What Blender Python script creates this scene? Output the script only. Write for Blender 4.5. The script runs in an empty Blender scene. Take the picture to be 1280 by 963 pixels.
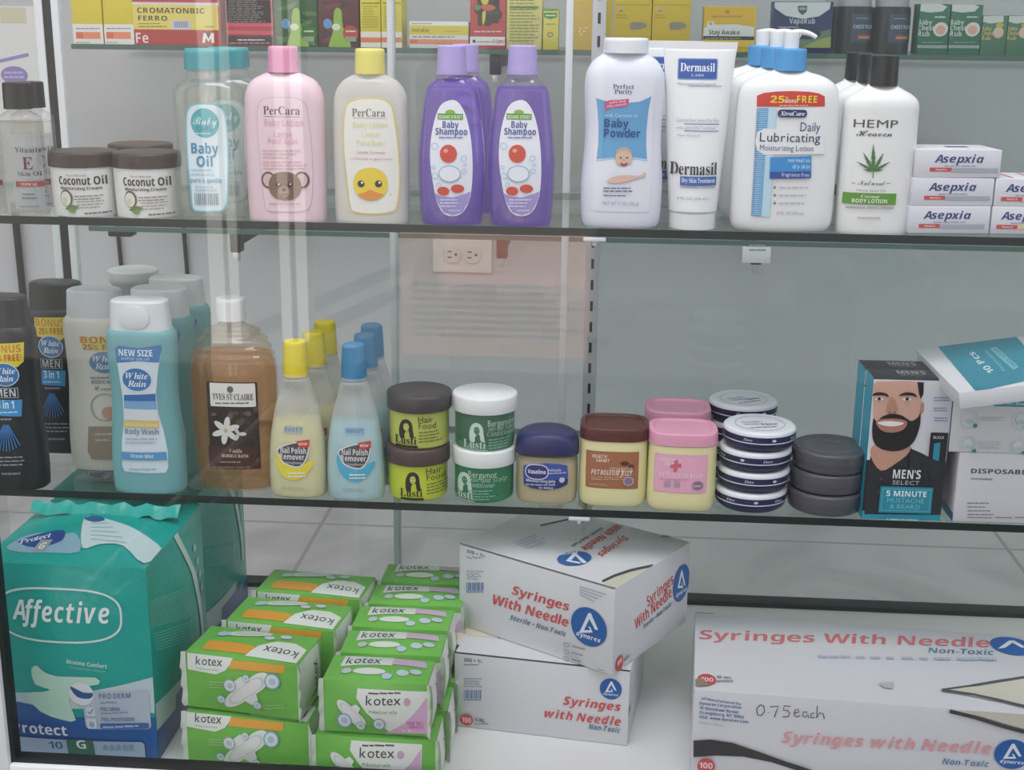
import bpy, bmesh, math, random
from mathutils import Vector, Matrix
from bisect import bisect_right
random.seed(4)
S = bpy.context.scene
C = S.collection

# ------------------------------------------------------------------ camera, world, lights, exposure
FPX = 1650.0
CAMLOC = Vector((0.0, -1.27, 0.87))
YAW, PITCH, ROLL = math.radians(4.0), math.radians(15.4), math.radians(0.65)
FWD = Vector((-math.sin(YAW) * math.cos(PITCH), math.cos(YAW) * math.cos(PITCH), -math.sin(PITCH)))
_r0 = Vector((math.cos(YAW), math.sin(YAW), 0)); _u0 = _r0.cross(FWD)
RGT = _r0 * math.cos(ROLL) + _u0 * math.sin(ROLL)
UPV = RGT.cross(FWD)
cd = bpy.data.cameras.new('camera'); cam = bpy.data.objects.new('camera', cd); C.objects.link(cam)
cd.sensor_width = 36.0; cd.lens = 36.0 * FPX / 1280; cd.clip_start = 0.02
m3 = Matrix((RGT, UPV, -FWD)).transposed()
cam.matrix_world = Matrix.Translation(CAMLOC) @ m3.to_4x4()
S.camera = cam

wd = bpy.data.worlds.new('sky'); S.world = wd; wd.use_nodes = True
wb = wd.node_tree.nodes['Background']
wb.inputs[0].default_value = (0.93, 0.97, 1.0, 1); wb.inputs[1].default_value = 0.75

def area_light(name, loc, rot, sx, sy, power, col=(1, 1, 1)):
    l = bpy.data.lights.new(name, 'AREA'); l.shape = 'RECTANGLE'; l.size = sx; l.size_y = sy
    l.energy = power; l.color = col
    o = bpy.data.objects.new(name, l); C.objects.link(o); o.location = loc; o.rotation_euler = rot
    return o
sl_ = bpy.data.lights.new('sun', 'SUN'); sl_.energy = 8.5; sl_.angle = 0.01; sl_.color = (1, .96, .9)
so = bpy.data.objects.new('sun', sl_); C.objects.link(so)
so.rotation_euler = (math.radians(-38), 0, math.radians(14))      # shines from behind the shop on to the far side of the street
area_light('ceiling_lamp', (-.1, -.55, 2.5), (math.radians(-8), 0, 0), 1.6, .7, 12, (1, .98, .95))
area_light('ceiling_lamp', (.1, .75, 2.5), (0, 0, 0), 2.4, .5, 3, (1, .98, .95))
S.view_settings.view_transform = 'Standard'; S.view_settings.look = 'None'
S.view_settings.gamma = 1.0; S.view_settings.use_curve_mapping = False
S.view_settings.exposure = 1.0
S.cycles.transparent_max_bounces = 40; S.cycles.max_bounces = 10
S.cycles.diffuse_bounces = 3; S.cycles.caustics_reflective = False; S.cycles.caustics_refractive = False

# ------------------------------------------------------------------ pixel rays (1280 x 963)
def ray(px, py):
    return FWD + RGT * ((px - 640) / FPX) + UPV * ((481.5 - py) / FPX)
def at_y(px, py, Y):
    d = ray(px, py); return CAMLOC + d * ((Y - CAMLOC.y) / d.y)
def at_z(px, py, Z):
    d = ray(px, py); return CAMLOC + d * ((Z - CAMLOC.z) / d.z)
def mpp(P):                                                        # metres per pixel at a point
    return (P - CAMLOC).dot(FWD) / FPX

Z3 = at_y(755, 638, 0).z
Z2 = at_y(755, 286, 0).z
Z4 = CAMLOC.z - .717
YW = 1.2                                                            # back wall of the shop
YB = .90                                                            # front edge of the wall shelves
ZA = at_y(640, 62, YB).z
ZB = at_y(560, 293, YB).z
YG = -.178                                                          # front glass

# ------------------------------------------------------------------ materials
def srgb(h):
    h = h.lstrip('#'); o = []
    for i in (0, 2, 4):
        c = int(h[i:i + 2], 16) / 255
        o.append(c / 12.92 if c <= .04045 else ((c + .055) / 1.055) ** 2.4)
    return (*o, 1)
_mc = {}
def P(h, rough=.42, metal=0, bump=0, bscale=60, coat=0, var=0):
    k = (h, rough, metal, bump, bscale, coat, var)
    if k in _mc: return _mc[k]
    m = bpy.data.materials.new('finish_' + h.strip('#')); m.use_nodes = True
    nt = m.node_tree; b = nt.nodes['Principled BSDF']
    b.inputs['Base Color'].default_value = srgb(h); b.inputs['Roughness'].default_value = rough
    b.inputs['Metallic'].default_value = metal; b.inputs['Coat Weight'].default_value = coat
    b.inputs['Coat Roughness'].default_value = .12
    if bump or var:
        tc = nt.nodes.new('ShaderNodeTexCoord'); n = nt.nodes.new('ShaderNodeTexNoise')
        n.inputs['Scale'].default_value = bscale; n.inputs['Detail'].default_value = 3
        n.inputs['Distortion'].default_value = .6
        nt.links.new(tc.outputs['Object'], n.inputs['Vector'])
        if bump:
            bp = nt.nodes.new('ShaderNodeBump'); bp.inputs['Strength'].default_value = bump
            bp.inputs['Distance'].default_value = .004
            nt.links.new(n.outputs[0], bp.inputs['Height']); nt.links.new(bp.outputs[0], b.inputs['Normal'])
        if var:
            r = nt.nodes.new('ShaderNodeHueSaturation'); mp = nt.nodes.new('ShaderNodeMapRange')
            mp.inputs[3].default_value = 1 - var; mp.inputs[4].default_value = 1 + var
            nt.links.new(n.outputs[0], mp.inputs[0]); nt.links.new(mp.outputs[0], r.inputs['Value'])
            r.inputs['Color'].default_value = srgb(h); nt.links.new(r.outputs[0], b.inputs['Base Color'])
    _mc[k] = m; return m
def CLEAR(tint, body='#ffffff', alpha=.1, refl=.05, edge=.5, rough=.04, trans=.5):
    """see-through plastic, liquid or glass: tinted straight-through light + a little scattering + a mirror that grows to the rim"""
    k = ('clear', tint, body, alpha, refl, edge, rough, trans)
    if k in _mc: return _mc[k]
    m = bpy.data.materials.new('clear_' + tint.strip('#')); m.use_nodes = True
    nt = m.node_tree; N = nt.nodes; L = nt.links
    for n in list(N): N.remove(n)
    out = N.new('ShaderNodeOutputMaterial'); tr = N.new('ShaderNodeBsdfTransparent'); tr.inputs[0].default_value = srgb(tint)
    df = N.new('ShaderNodeBsdfDiffuse'); df.inputs[0].default_value = srgb(body)
    tl = N.new('ShaderNodeBsdfTranslucent'); tl.inputs[0].default_value = srgb(body)
    mx0 = N.new('ShaderNodeMixShader'); mx0.inputs[0].default_value = trans; L.new(df.outputs[0], mx0.inputs[1]); L.new(tl.outputs[0], mx0.inputs[2])
    mx1 = N.new('ShaderNodeMixShader'); mx1.inputs[0].default_value = alpha; L.new(tr.outputs[0], mx1.inputs[1]); L.new(mx0.outputs[0], mx1.inputs[2])
    gl = N.new('ShaderNodeBsdfGlossy'); gl.inputs['Roughness'].default_value = rough
    lw = N.new('ShaderNodeLayerWeight'); lw.inputs[0].default_value = .5
    pw = N.new('ShaderNodeMath'); pw.operation = 'POWER'; pw.inputs[1].default_value = 4; L.new(lw.outputs['Facing'], pw.inputs[0])
    ma = N.new('ShaderNodeMath'); ma.operation = 'MULTIPLY_ADD'; ma.inputs[1].default_value = edge; ma.inputs[2].default_value = refl
    L.new(pw.outputs[0], ma.inputs[0])
    mx2 = N.new('ShaderNodeMixShader'); L.new(ma.outputs[0], mx2.inputs[0]); L.new(mx1.outputs[0], mx2.inputs[1]); L.new(gl.outputs[0], mx2.inputs[2])
    L.new(mx2.outputs[0], out.inputs[0])
    _mc[k] = m; return m

# ------------------------------------------------------------------ mesh builder
class MB:
    def __init__(s): s.v = []; s.f = []; s.mi = []; s.m = []
    def mid(s, m):
        if m not in s.m: s.m.append(m)
        return s.m.index(m)
    def add(s, vs, fs, m):
        b = len(s.v); s.v += [tuple(x) for x in vs]; i = s.mid(m)
        for f in fs: s.f.append(tuple(b + k for k in f)); s.mi.append(i)
    def build(s, name, parent=None, smooth=40, M=None):
        me = bpy.data.meshes.new(name); me.from_pydata(s.v, [], s.f); me.update()
        for m in s.m: me.materials.append(m)
        me.polygons.foreach_set('material_index', s.mi)
        if smooth:
            me.polygons.foreach_set('use_smooth', [True] * len(s.f)); me.set_sharp_from_angle(angle=math.radians(smooth))
        o = bpy.data.objects.new(name, me); C.objects.link(o)
        if parent: o.parent = parent
        if M: o.matrix_world = M
        return o

def bm_to(mb, bm, m):
    bm.verts.index_update()
    mb.add([v.co.copy() for v in bm.verts], [[v.index for v in f.verts] for f in bm.faces], m); bm.free()
def add_box(mb, x0, x1, y0, y1, z0, z1, m, bev=0, seg=2):
    bm = bmesh.new(); bmesh.ops.create_cube(bm, size=1)
    for v in bm.verts:
        v.co = Vector(((x0 + x1) / 2 + v.co.x * (x1 - x0), (y0 + y1) / 2 + v.co.y * (y1 - y0), (z0 + z1) / 2 + v.co.z * (z1 - z0)))
    if bev: bmesh.ops.bevel(bm, geom=list(bm.edges), offset=bev, segments=seg, affect='EDGES', profile=.5)
    bm_to(mb, bm, m)
def add_loft(mb, secs, m, seg=44, caps=(1, 1), rib=None, cy=0.0, cx=0.0):
    """secs: (z, rx, ry, n) rings of a super-ellipse"""
    vs = []; fs = []
    for (z, rx, ry, n) in secs:
        for k in range(seg):
            a = 2 * math.pi * k / seg; c, s_ = math.cos(a), math.sin(a); e = 2 / n
            q = 1 + (rib[1] * (1 if (k % 2) else -1) if rib else 0)
            vs.append((cx + rx * q * math.copysign(abs(c) ** e, c), cy + ry * q * math.copysign(abs(s_) ** e, s_), z))
    for i in range(len(secs) - 1):
        for k in range(seg):
            a, b = i * seg + k, i * seg + (k + 1) % seg
            fs.append((a, b, b + seg, a + seg))
    if caps[0]: fs.append(tuple(range(seg - 1, -1, -1)))
    if caps[1]: o = (len(secs) - 1) * seg; fs.append(tuple(range(o, o + seg)))
    mb.add(vs, fs, m)
def add_tube(mb, pts, r, m, seg=10):
    pts = [Vector(p) for p in pts]; vs = []; fs = []; up = Vector((0.31, .17, .93))
    for i, p in enumerate(pts):
        t = (pts[min(i + 1, len(pts) - 1)] - pts[max(i - 1, 0)]).normalized()
        a = t.cross(up).normalized(); b = t.cross(a)
        rr = r[i] if isinstance(r, (list, tuple)) else r
        for k in range(seg):
            q = 2 * math.pi * k / seg; vs.append(p + a * math.cos(q) * rr + b * math.sin(q) * rr)
    for i in range(len(pts) - 1):
        for k in range(seg):
            a, b = i * seg + k, i * seg + (k + 1) % seg; fs.append((a, b, b + seg, a + seg))
    fs.append(tuple(range(seg - 1, -1, -1))); o = (len(pts) - 1) * seg; fs.append(tuple(range(o, o + seg)))
    mb.add(vs, fs, m)
def cr(pts, n=5):                                                   # smooth curve through rings; a repeated ring makes a crease
    out = []
    for i in range(len(pts) - 1):
        p0, p1, p2, p3 = pts[max(i - 1, 0)], pts[i], pts[i + 1], pts[min(i + 2, len(pts) - 1)]
        if p1 == p2: continue
        for k in range(n):
            t = k / n
            out.append(tuple(.5 * (2 * b + (c - a) * t + (2 * a - 5 * b + 4 * c - d) * t * t + (3 * b - a - 3 * c + d) * t ** 3)
                             for a, b, c, d in zip(p0, p1, p2, p3)))
    out.append(tuple(pts[-1])); return out

# ------------------------------------------------------------------ things, copies
def props(o, label, cat, group=None):
    o['label'] = label; o['category'] = cat
    if group: o['group'] = group
    return o
def thing(name, label, cat, loc, rz=0, group=None):
    o = bpy.data.objects.new(name, None); C.objects.link(o); o.empty_display_size = .02
    o.matrix_world = Matrix.Translation(loc) @ Matrix.Rotation(rz, 4, 'Z')
    return props(o, label, cat, group)
def struct(o): o['kind'] = 'structure'; return o
def dup(root, loc, label, rz=None, group=None):
    r = root.copy(); C.objects.link(r)
    M = root.matrix_world.copy(); M.translation = loc
    if rz is not None: M = Matrix.Translation(loc) @ Matrix.Rotation(rz, 4, 'Z')
    r.matrix_world = M; r['label'] = label
    if group: r['group'] = group
    def rec(a, b):
        for ch in list(a.children):
            c = ch.copy(); C.objects.link(c); c.parent = b; rec(ch, c)
    rec(root, r); return r

# ------------------------------------------------------------------ printing: flat artwork laid on a surface
FONTS = {'r': None, 'b': (0x1D5D4, 0x1D5EE, 0x1D7EC), 'bi': (0x1D63C, 0x1D656, 0x1D7EC), 's': (0x1D400, 0x1D41A, 0x1D7CE),
         'si': (0x1D468, 0x1D482, 0x1D7CE), 'sc': (0x1D4D0, 0x1D4EA, 0x1D7CE), 'i': (0x1D608, 0x1D622, 0x1D7E2)}
_glyphs = {}; _tc = {}
def glyphs(f, need):
    """outline faces of the characters of one face, each set on a line of its own so that one evaluation yields them all"""
    G = _glyphs.setdefault(f, {}); need = [c for c in dict.fromkeys(need) if c not in G and c != ' ']
    if not need: return G
    F = FONTS[f]; rows = []
    for c in need:
        if F and 'A' <= c <= 'Z': c = chr(F[0] + ord(c) - 65)
        elif F and 'a' <= c <= 'z': c = chr(F[1] + ord(c) - 97)
        elif F and '0' <= c <= '9': c = chr(F[2] + ord(c) - 48)
        rows.append(c)
    cu = bpy.data.curves.new('lettering', 'FONT'); cu.body = '\n'.join(rows); cu.resolution_u = 2; cu.space_line = 4
    o = bpy.data.objects.new('lettering', cu); C.objects.link(o)
    e = o.evaluated_get(bpy.context.evaluated_depsgraph_get()); me = e.to_mesh()
    P_ = [(v.co.x, v.co.y) for v in me.vertices]; R = {}
    for p in me.polygons:
        cy = sum(P_[i][1] for i in p.vertices) / len(p.vertices)
        R.setdefault(round((.3 - cy) / 4.0), []).append(tuple(p.vertices))
    for r, fs in R.items():
        idx = sorted({i for f_ in fs for i in f_}); mp = {i: k for k, i in enumerate(idx)}
        vs = [(P_[i][0], P_[i][1] + 4.0 * r) for i in idx]
        if 0 <= r < len(need): G[need[r]] = (vs, [tuple(mp[i] for i in f_) for f_ in fs], min(v[0] for v in vs), max(v[0] for v in vs))
    e.to_mesh_clear(); bpy.data.objects.remove(o); bpy.data.curves.remove(cu)
    return G
def text_mesh(s, f):
    k = (s, f)
    if k in _tc: return _tc[k]
    G = glyphs(f, s); pen = 0; vs = []; fs = []
    for c in s:
        if c == ' ' or c not in G: pen += .27; continue
        gv, gf, a, b_ = G[c]; n = len(vs)
        vs += [(v[0] + pen, v[1]) for v in gv]; fs += [tuple(n + i for i in q) for q in gf]; pen += max(b_ + min(a, .09), .12) + (.012 if a < 0 else 0)
    if not vs: vs = [(0, 0)]
    x0 = min(v[0] for v in vs); x1 = max(v[0] for v in vs); w = max(x1 - x0, 1e-6)
    _tc[k] = ([((v[0] - x0) / w, v[1] / .69) for v in vs], fs, w / .69); return _tc[k]

class Lab:
    """artwork on one surface. SF(u,v,off) -> local point; pix(px,py) -> (u,v); zm=(scale,ox,oy) turns figures read off a crop into pixels"""
    clip = None
    def __init__(s, mb, SF, pix, zm=(1, 0, 0), step=None, rough=.42, off=.0003):
        s.mb = mb; s.SF = SF; s._p = pix; s.zm = zm; s.step = step; s.off = off; s.rough = rough
    def pix(s, x, y): return s._p(s.zm[1] + x / s.zm[0], s.zm[2] + y / s.zm[0])
    def mat(s, c): return c if not isinstance(c, str) else P(c, s.rough)
    def _emit(s, pts, fs, m):
        """pts in uv"""
        pts = [tuple(p) for p in pts]
        cl = s.clip
        if cl and any(p[0] < cl[0] or p[0] > cl[2] or p[1] < cl[1] or p[1] > cl[3] for p in pts):
            bm = bmesh.new(); bv = [bm.verts.new((p[0], p[1], 0)) for p in pts]     # trim to the face it is printed on
            for f in fs:
                try: bm.faces.new([bv[i] for i in f])
                except ValueError: pass
            bmesh.ops.triangulate(bm, faces=[f for f in bm.faces if len(f.verts) > 4])
            for ax, v, sg in ((0, cl[0], -1), (0, cl[2], 1), (1, cl[1], -1), (1, cl[3], 1)):
                co = [0, 0, 0]; no = [0, 0, 0]; co[ax] = v; no[ax] = sg
                bmesh.ops.bisect_plane(bm, geom=bm.verts[:] + bm.edges[:] + bm.faces[:], plane_co=co, plane_no=no, clear_outer=True)
            bm.verts.index_update(); pts = [(v.co.x, v.co.y) for v in bm.verts]; fs = [[v.index for v in f.verts] for f in bm.faces]; bm.free()
            if not fs: return
        us = [p[0] for p in pts]; vs_ = [p[1] for p in pts]
        if s.step and (max(us) - min(us) > s.step or max(vs_) - min(vs_) > s.step * 3 or any(len(f) > 4 for f in fs)):
            bm = bmesh.new(); bv = [bm.verts.new((p[0], p[1], 0)) for p in pts]
            for f in fs:
                try: bm.faces.new([bv[i] for i in f])
                except ValueError: pass
            bmesh.ops.triangulate(bm, faces=[f for f in bm.faces if len(f.verts) > 4])
            for ax, vals, stp in ((0, us, s.step), (1, vs_, s.step * 1.5)):
                k = math.floor(min(vals) / stp) + 1
                while k * stp < max(vals):
                    co = [0, 0, 0]; no = [0, 0, 0]; co[ax] = k * stp; no[ax] = 1
                    bmesh.ops.bisect_plane(bm, geom=bm.verts[:] + bm.edges[:] + bm.faces[:], plane_co=co, plane_no=no); k += 1
            bm.verts.index_update(); pts = [(v.co.x, v.co.y) for v in bm.verts]; fs = [[v.index for v in f.verts] for f in bm.faces]; bm.free()
        elif any(len(f) > 4 for f in fs):
            bm = bmesh.new(); bv = [bm.verts.new((p[0], p[1], 0)) for p in pts]
            for f in fs: bm.faces.new([bv[i] for i in f])
            bmesh.ops.triangulate(bm, faces=bm.faces[:]); bm.verts.index_update()
            pts = [(v.co.x, v.co.y) for v in bm.verts]; fs = [[v.index for v in f.verts] for f in bm.faces]; bm.free()
        P3 = [Vector(s.SF(p[0], p[1], s.off)) for p in pts]
        # keep every face turned outward
        if fs:
            ref = Vector(s.SF(pts[0][0], pts[0][1], s.off + .001)) - P3[0]; o = []
            for f in fs:
                n = (P3[f[1]] - P3[f[0]]).cross(P3[f[2]] - P3[f[0]])
                o.append(tuple(f) if n.dot(ref) >= 0 else tuple(reversed(f)))
            s.mb.add(P3, o, m)
    def _ly(s): s.off += .00009
    def box_uv(s, x0, y0, x1, y1):
        xm, ym = (x0 + x1) / 2, (y0 + y1) / 2
        return s.pix(x0, ym)[0], s.pix(xm, y1)[1], s.pix(x1, ym)[0], s.pix(xm, y0)[1]
    def rect(s, x0, y0, x1, y1, c, r=0, n=5):
        s._ly(); a, b, c2, d = s.box_uv(x0, y0, x1, y1)
        if r:
            ru = abs(c2 - a) * r / abs(x1 - x0); pts = []
            ru_ = math.copysign(ru, c2 - a); rv_ = math.copysign(ru, d - b)
            for (cx, cy, t0) in ((c2 - ru_, d - rv_, 0), (a + ru_, d - rv_, 90), (a + ru_, b + rv_, 180), (c2 - ru_, b + rv_, 270)):
                for k in range(n + 1):
                    t = math.radians(t0 + 90 * k / n); pts.append((cx + ru_ * math.cos(t), cy + rv_ * math.sin(t)))
        else: pts = [(a, b), (c2, b), (c2, d), (a, d)]
        s._emit(pts, [tuple(range(len(pts)))], s.mat(c))
    def poly(s, pts, c, close_smooth=0):
        s._ly()
        if close_smooth: pts = smooth_loop(pts, close_smooth)
        s._emit([s.pix(*p) for p in pts], [tuple(range(len(pts)))], s.mat(c))
    def ell(s, cx, cy, rx, ry, c, n=28, pw=2, rot=0):
        s._ly(); e = 2 / pw; pts = []
        u0, v0 = s.pix(cx, cy); ru = s.pix(cx + rx, cy)[0] - u0; rv = s.pix(cx, cy - ry)[1] - v0
        for k in range(n):
            t = 2 * math.pi * k / n; a, b = math.cos(t), math.sin(t)
            a = math.copysign(abs(a) ** e, a) * ru; b = math.copysign(abs(b) ** e, b) * rv
            pts.append((u0 + a * math.cos(rot) - b * math.sin(rot), v0 + a * math.sin(rot) + b * math.cos(rot)))
        s._emit(pts, [tuple(range(n))], s.mat(c))
    def ring(s, cx, cy, rx, ry, w, c, n=32, pw=2):
        s._ly(); e = 2 / pw; pts = []
        u0, v0 = s.pix(cx, cy); ru = s.pix(cx + rx, cy)[0] - u0; rv = s.pix(cx, cy - ry)[1] - v0; wu = abs(ru) * w / rx
        for q in (0, wu):
            for k in range(n):
                t = 2 * math.pi * k / n; a, b = math.cos(t), math.sin(t)
                pts.append((u0 + math.copysign(abs(a) ** e, a) * (ru - math.copysign(q, ru)), v0 + math.copysign(abs(b) ** e, b) * (rv - math.copysign(q, rv))))
        s._emit(pts, [(k, (k + 1) % n, n + (k + 1) % n, n + k) for k in range(n)], s.mat(c))
    def line(s, pts, w, c):
        """a stroke in crop figures"""
        s._ly(); L = []; R = []
        for i, p in enumerate(pts):
            a = Vector(pts[max(i - 1, 0)]); b = Vector(pts[min(i + 1, len(pts) - 1)]); t = (b - a).normalized(); n = Vector((-t.y, t.x)) * w / 2
            L.append((p[0] + n.x, p[1] + n.y)); R.append((p[0] - n.x, p[1] - n.y))
        n = len(pts); s._emit([s.pix(*p) for p in L + R], [(i, i + 1, n + i + 1, n + i) for i in range(n - 1)], s.mat(c))
    def t(s, txt, x0, x1, y, h, c, f='b'):
        """upright lettering from x0 to x1, baseline y, capital height h"""
        s._ly(); vs, fs, _ = text_mesh(txt, f); a, b, c2, d = s.box_uv(x0, y - h, x1, y)
        s._emit([(a + p[0] * (c2 - a), b + p[1] * (d - b)) for p in vs], fs, s.mat(c))
    def tc(s, txt, xc, y, h, c, f='b', k=1.0):
        """upright lettering centred on xc with its own proportions"""
        w = text_mesh(txt, f)[2] * h * k; s.t(txt, xc - w / 2, xc + w / 2, y, h, c, f)
    def tq(s, txt, p0, p1, up, c, f='b'):
        """lettering along p0 -> p1, capitals rising by the vector up"""
        s._ly(); vs, fs, _ = text_mesh(txt, f)
        s._emit([s.pix(p0[0] + (p1[0] - p0[0]) * p[0] + up[0] * p[1], p0[1] + (p1[1] - p0[1]) * p[0] + up[1] * p[1]) for p in vs], fs, s.mat(c))
    def small(s, x0, x1, y, n, dy, h, c, ragged=.25, words=5):
        """unreadable small print: rows of word-long dashes"""
        for i in range(n):
            xe = x1 - (x1 - x0) * ragged * random.random(); x = x0
            while x < xe - 1e-6:
                w = (x1 - x0) / words * random.uniform(.5, 1.3); x2 = min(x + w, xe)
                if x2 - x > (x1 - x0) * .03: s.rect(x, y + i * dy - h, x2, y + i * dy, c)
                s.off -= .00009; x = x2 + (x1 - x0) * .03
        s._ly()
def smooth_loop(pts, n=4):
    o = []; L = len(pts)
    for i in range(L):
        p0, p1, p2, p3 = pts[i - 1], pts[i], pts[(i + 1) % L], pts[(i + 2) % L]
        for k in range(n):
            t = k / n
            o.append(tuple(.5 * (2 * b + (c - a) * t + (2 * a - 5 * b + 4 * c - d) * t * t + (3 * b - a - 3 * c + d) * t ** 3) for a, b, c, d in zip(p0, p1, p2, p3)))
    return o
def plane_pix(M, ax, val):
    Mi = M.inverted(); o = Mi @ CAMLOC; R = Mi.to_3x3()
    oth = [i for i in (0, 1, 2) if i != ax]
    def f(px, py):
        d = R @ ray(px, py); t = (val - o[ax]) / d[ax]; q = o + d * t
        return (q[oth[0]], q[oth[1]])
    return f

# ------------------------------------------------------------------ round and oval containers measured from the photograph's outline
class Turned:
    """A container standing on height Z whose front foot is seen at pixel (cx, by). Outlines are (pixel row, half width in pixels)."""
    def __init__(s, name, label, cat, cx, by, Z, half, k=1.0, n=2.0, rz=0, group=None, ymin=.004):
        Pf = at_z(cx, by, Z); Pf.y = max(Pf.y, ymin) if ymin is not None else Pf.y
        s.sc0 = mpp(Pf); s.ry0 = half * s.sc0 * k
        Yc = Pf.y + s.ry0
        Xc = at_y(cx, by, Yc).x
        s.loc = Vector((Xc, Yc, Z)); s.k = k; s.n = n; s.Z = Z; s.cx = cx
        s.root = thing(name, label, cat, s.loc, rz, group); s.M = s.root.matrix_world.copy()
        s.sc = mpp(s.loc)
        s.secs = None
    def z(s, py): return max(0.0, at_y(s.cx, py, s.loc.y).z - s.Z)
    def ring(s, py, half, k=None, n=None, z=None):
        zz = s.z(py) if z is None else z
        sc = mpp(Vector((s.loc.x, s.loc.y, s.Z + zz)))
        return (zz, half * sc, half * sc * (s.k if k is None else k), s.n if n is None else n)
    def rings(s, L, steps=5):
        R = [s.ring(*q) if not isinstance(q[-1], dict) else s.ring(*q[:-1], **q[-1]) for q in L]
        return cr(R, steps) if steps else R
    def body(s, name, L, m, steps=5, seg=48, caps=(1, 1), rib=None, label=None, own=True, cx=0, cy=0):
        mb = MB(); R = s.rings(L, steps)
        add_loft(mb, R, m, seg, caps, rib, cy, cx)
        o = mb.build(name, s.root)
        if label: o['label'] = label
        if own and s.secs is None: s.secs = R
        return o
    def lab(s, zm, name='label', secs=None, step=.006, rough=.42, off=.0003, cy=0.0):
        R = secs or s.secs; zs = [r[0] for r in R]
        def SF(x, z, off):
            i = min(max(bisect_right(zs, z) - 1, 0), len(R) - 2); a, b = R[i], R[i + 1]
            t = 0 if b[0] == a[0] else min(max((z - a[0]) / (b[0] - a[0]), 0), 1)
            rx, ry, n = (a[j] + (b[j] - a[j]) * t for j in (1, 2, 3)); q = min(abs(x) / max(rx, 1e-6), .992)
            y = -ry * (1 - q ** n) ** (1 / n)
            # push along the surface normal
            nx = (q ** (n - 1)) / max(rx, 1e-6); ny = ((-y / max(ry, 1e-6)) ** (n - 1)) / max(ry, 1e-6); L_ = math.hypot(nx, ny) or 1
            xx = math.copysign(q * rx, x)
            return (xx + math.copysign(nx / L_, x) * off, cy + y - ny / L_ * off, z)
        ym = -max(r[2] for r in R) * .93 + cy
        mb = MB(); l = Lab(mb, SF, plane_pix(s.M, 1, ym), zm, step, rough, off); l.name = name; l.root = s.root
        return l
    def again(s, cx, by, label, Z=None, dz=0, ymin=.004):
        Z = s.Z if Z is None else Z
        Pf = at_z(cx, by, Z); y = max(Pf.y, ymin); X = at_y(cx, by, y + s.ry0).x
        return dup(s.root, Vector((X, y + s.ry0, Z + dz)), label)
    def behind(s, dx, dy, label, dz=0): return dup(s.root, s.loc + Vector((dx, dy, dz)), label)
def done(l, label=None):
    o = l.mb.build(l.name, l.root, smooth=60)
    if label: o['label'] = label
    return o

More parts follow.
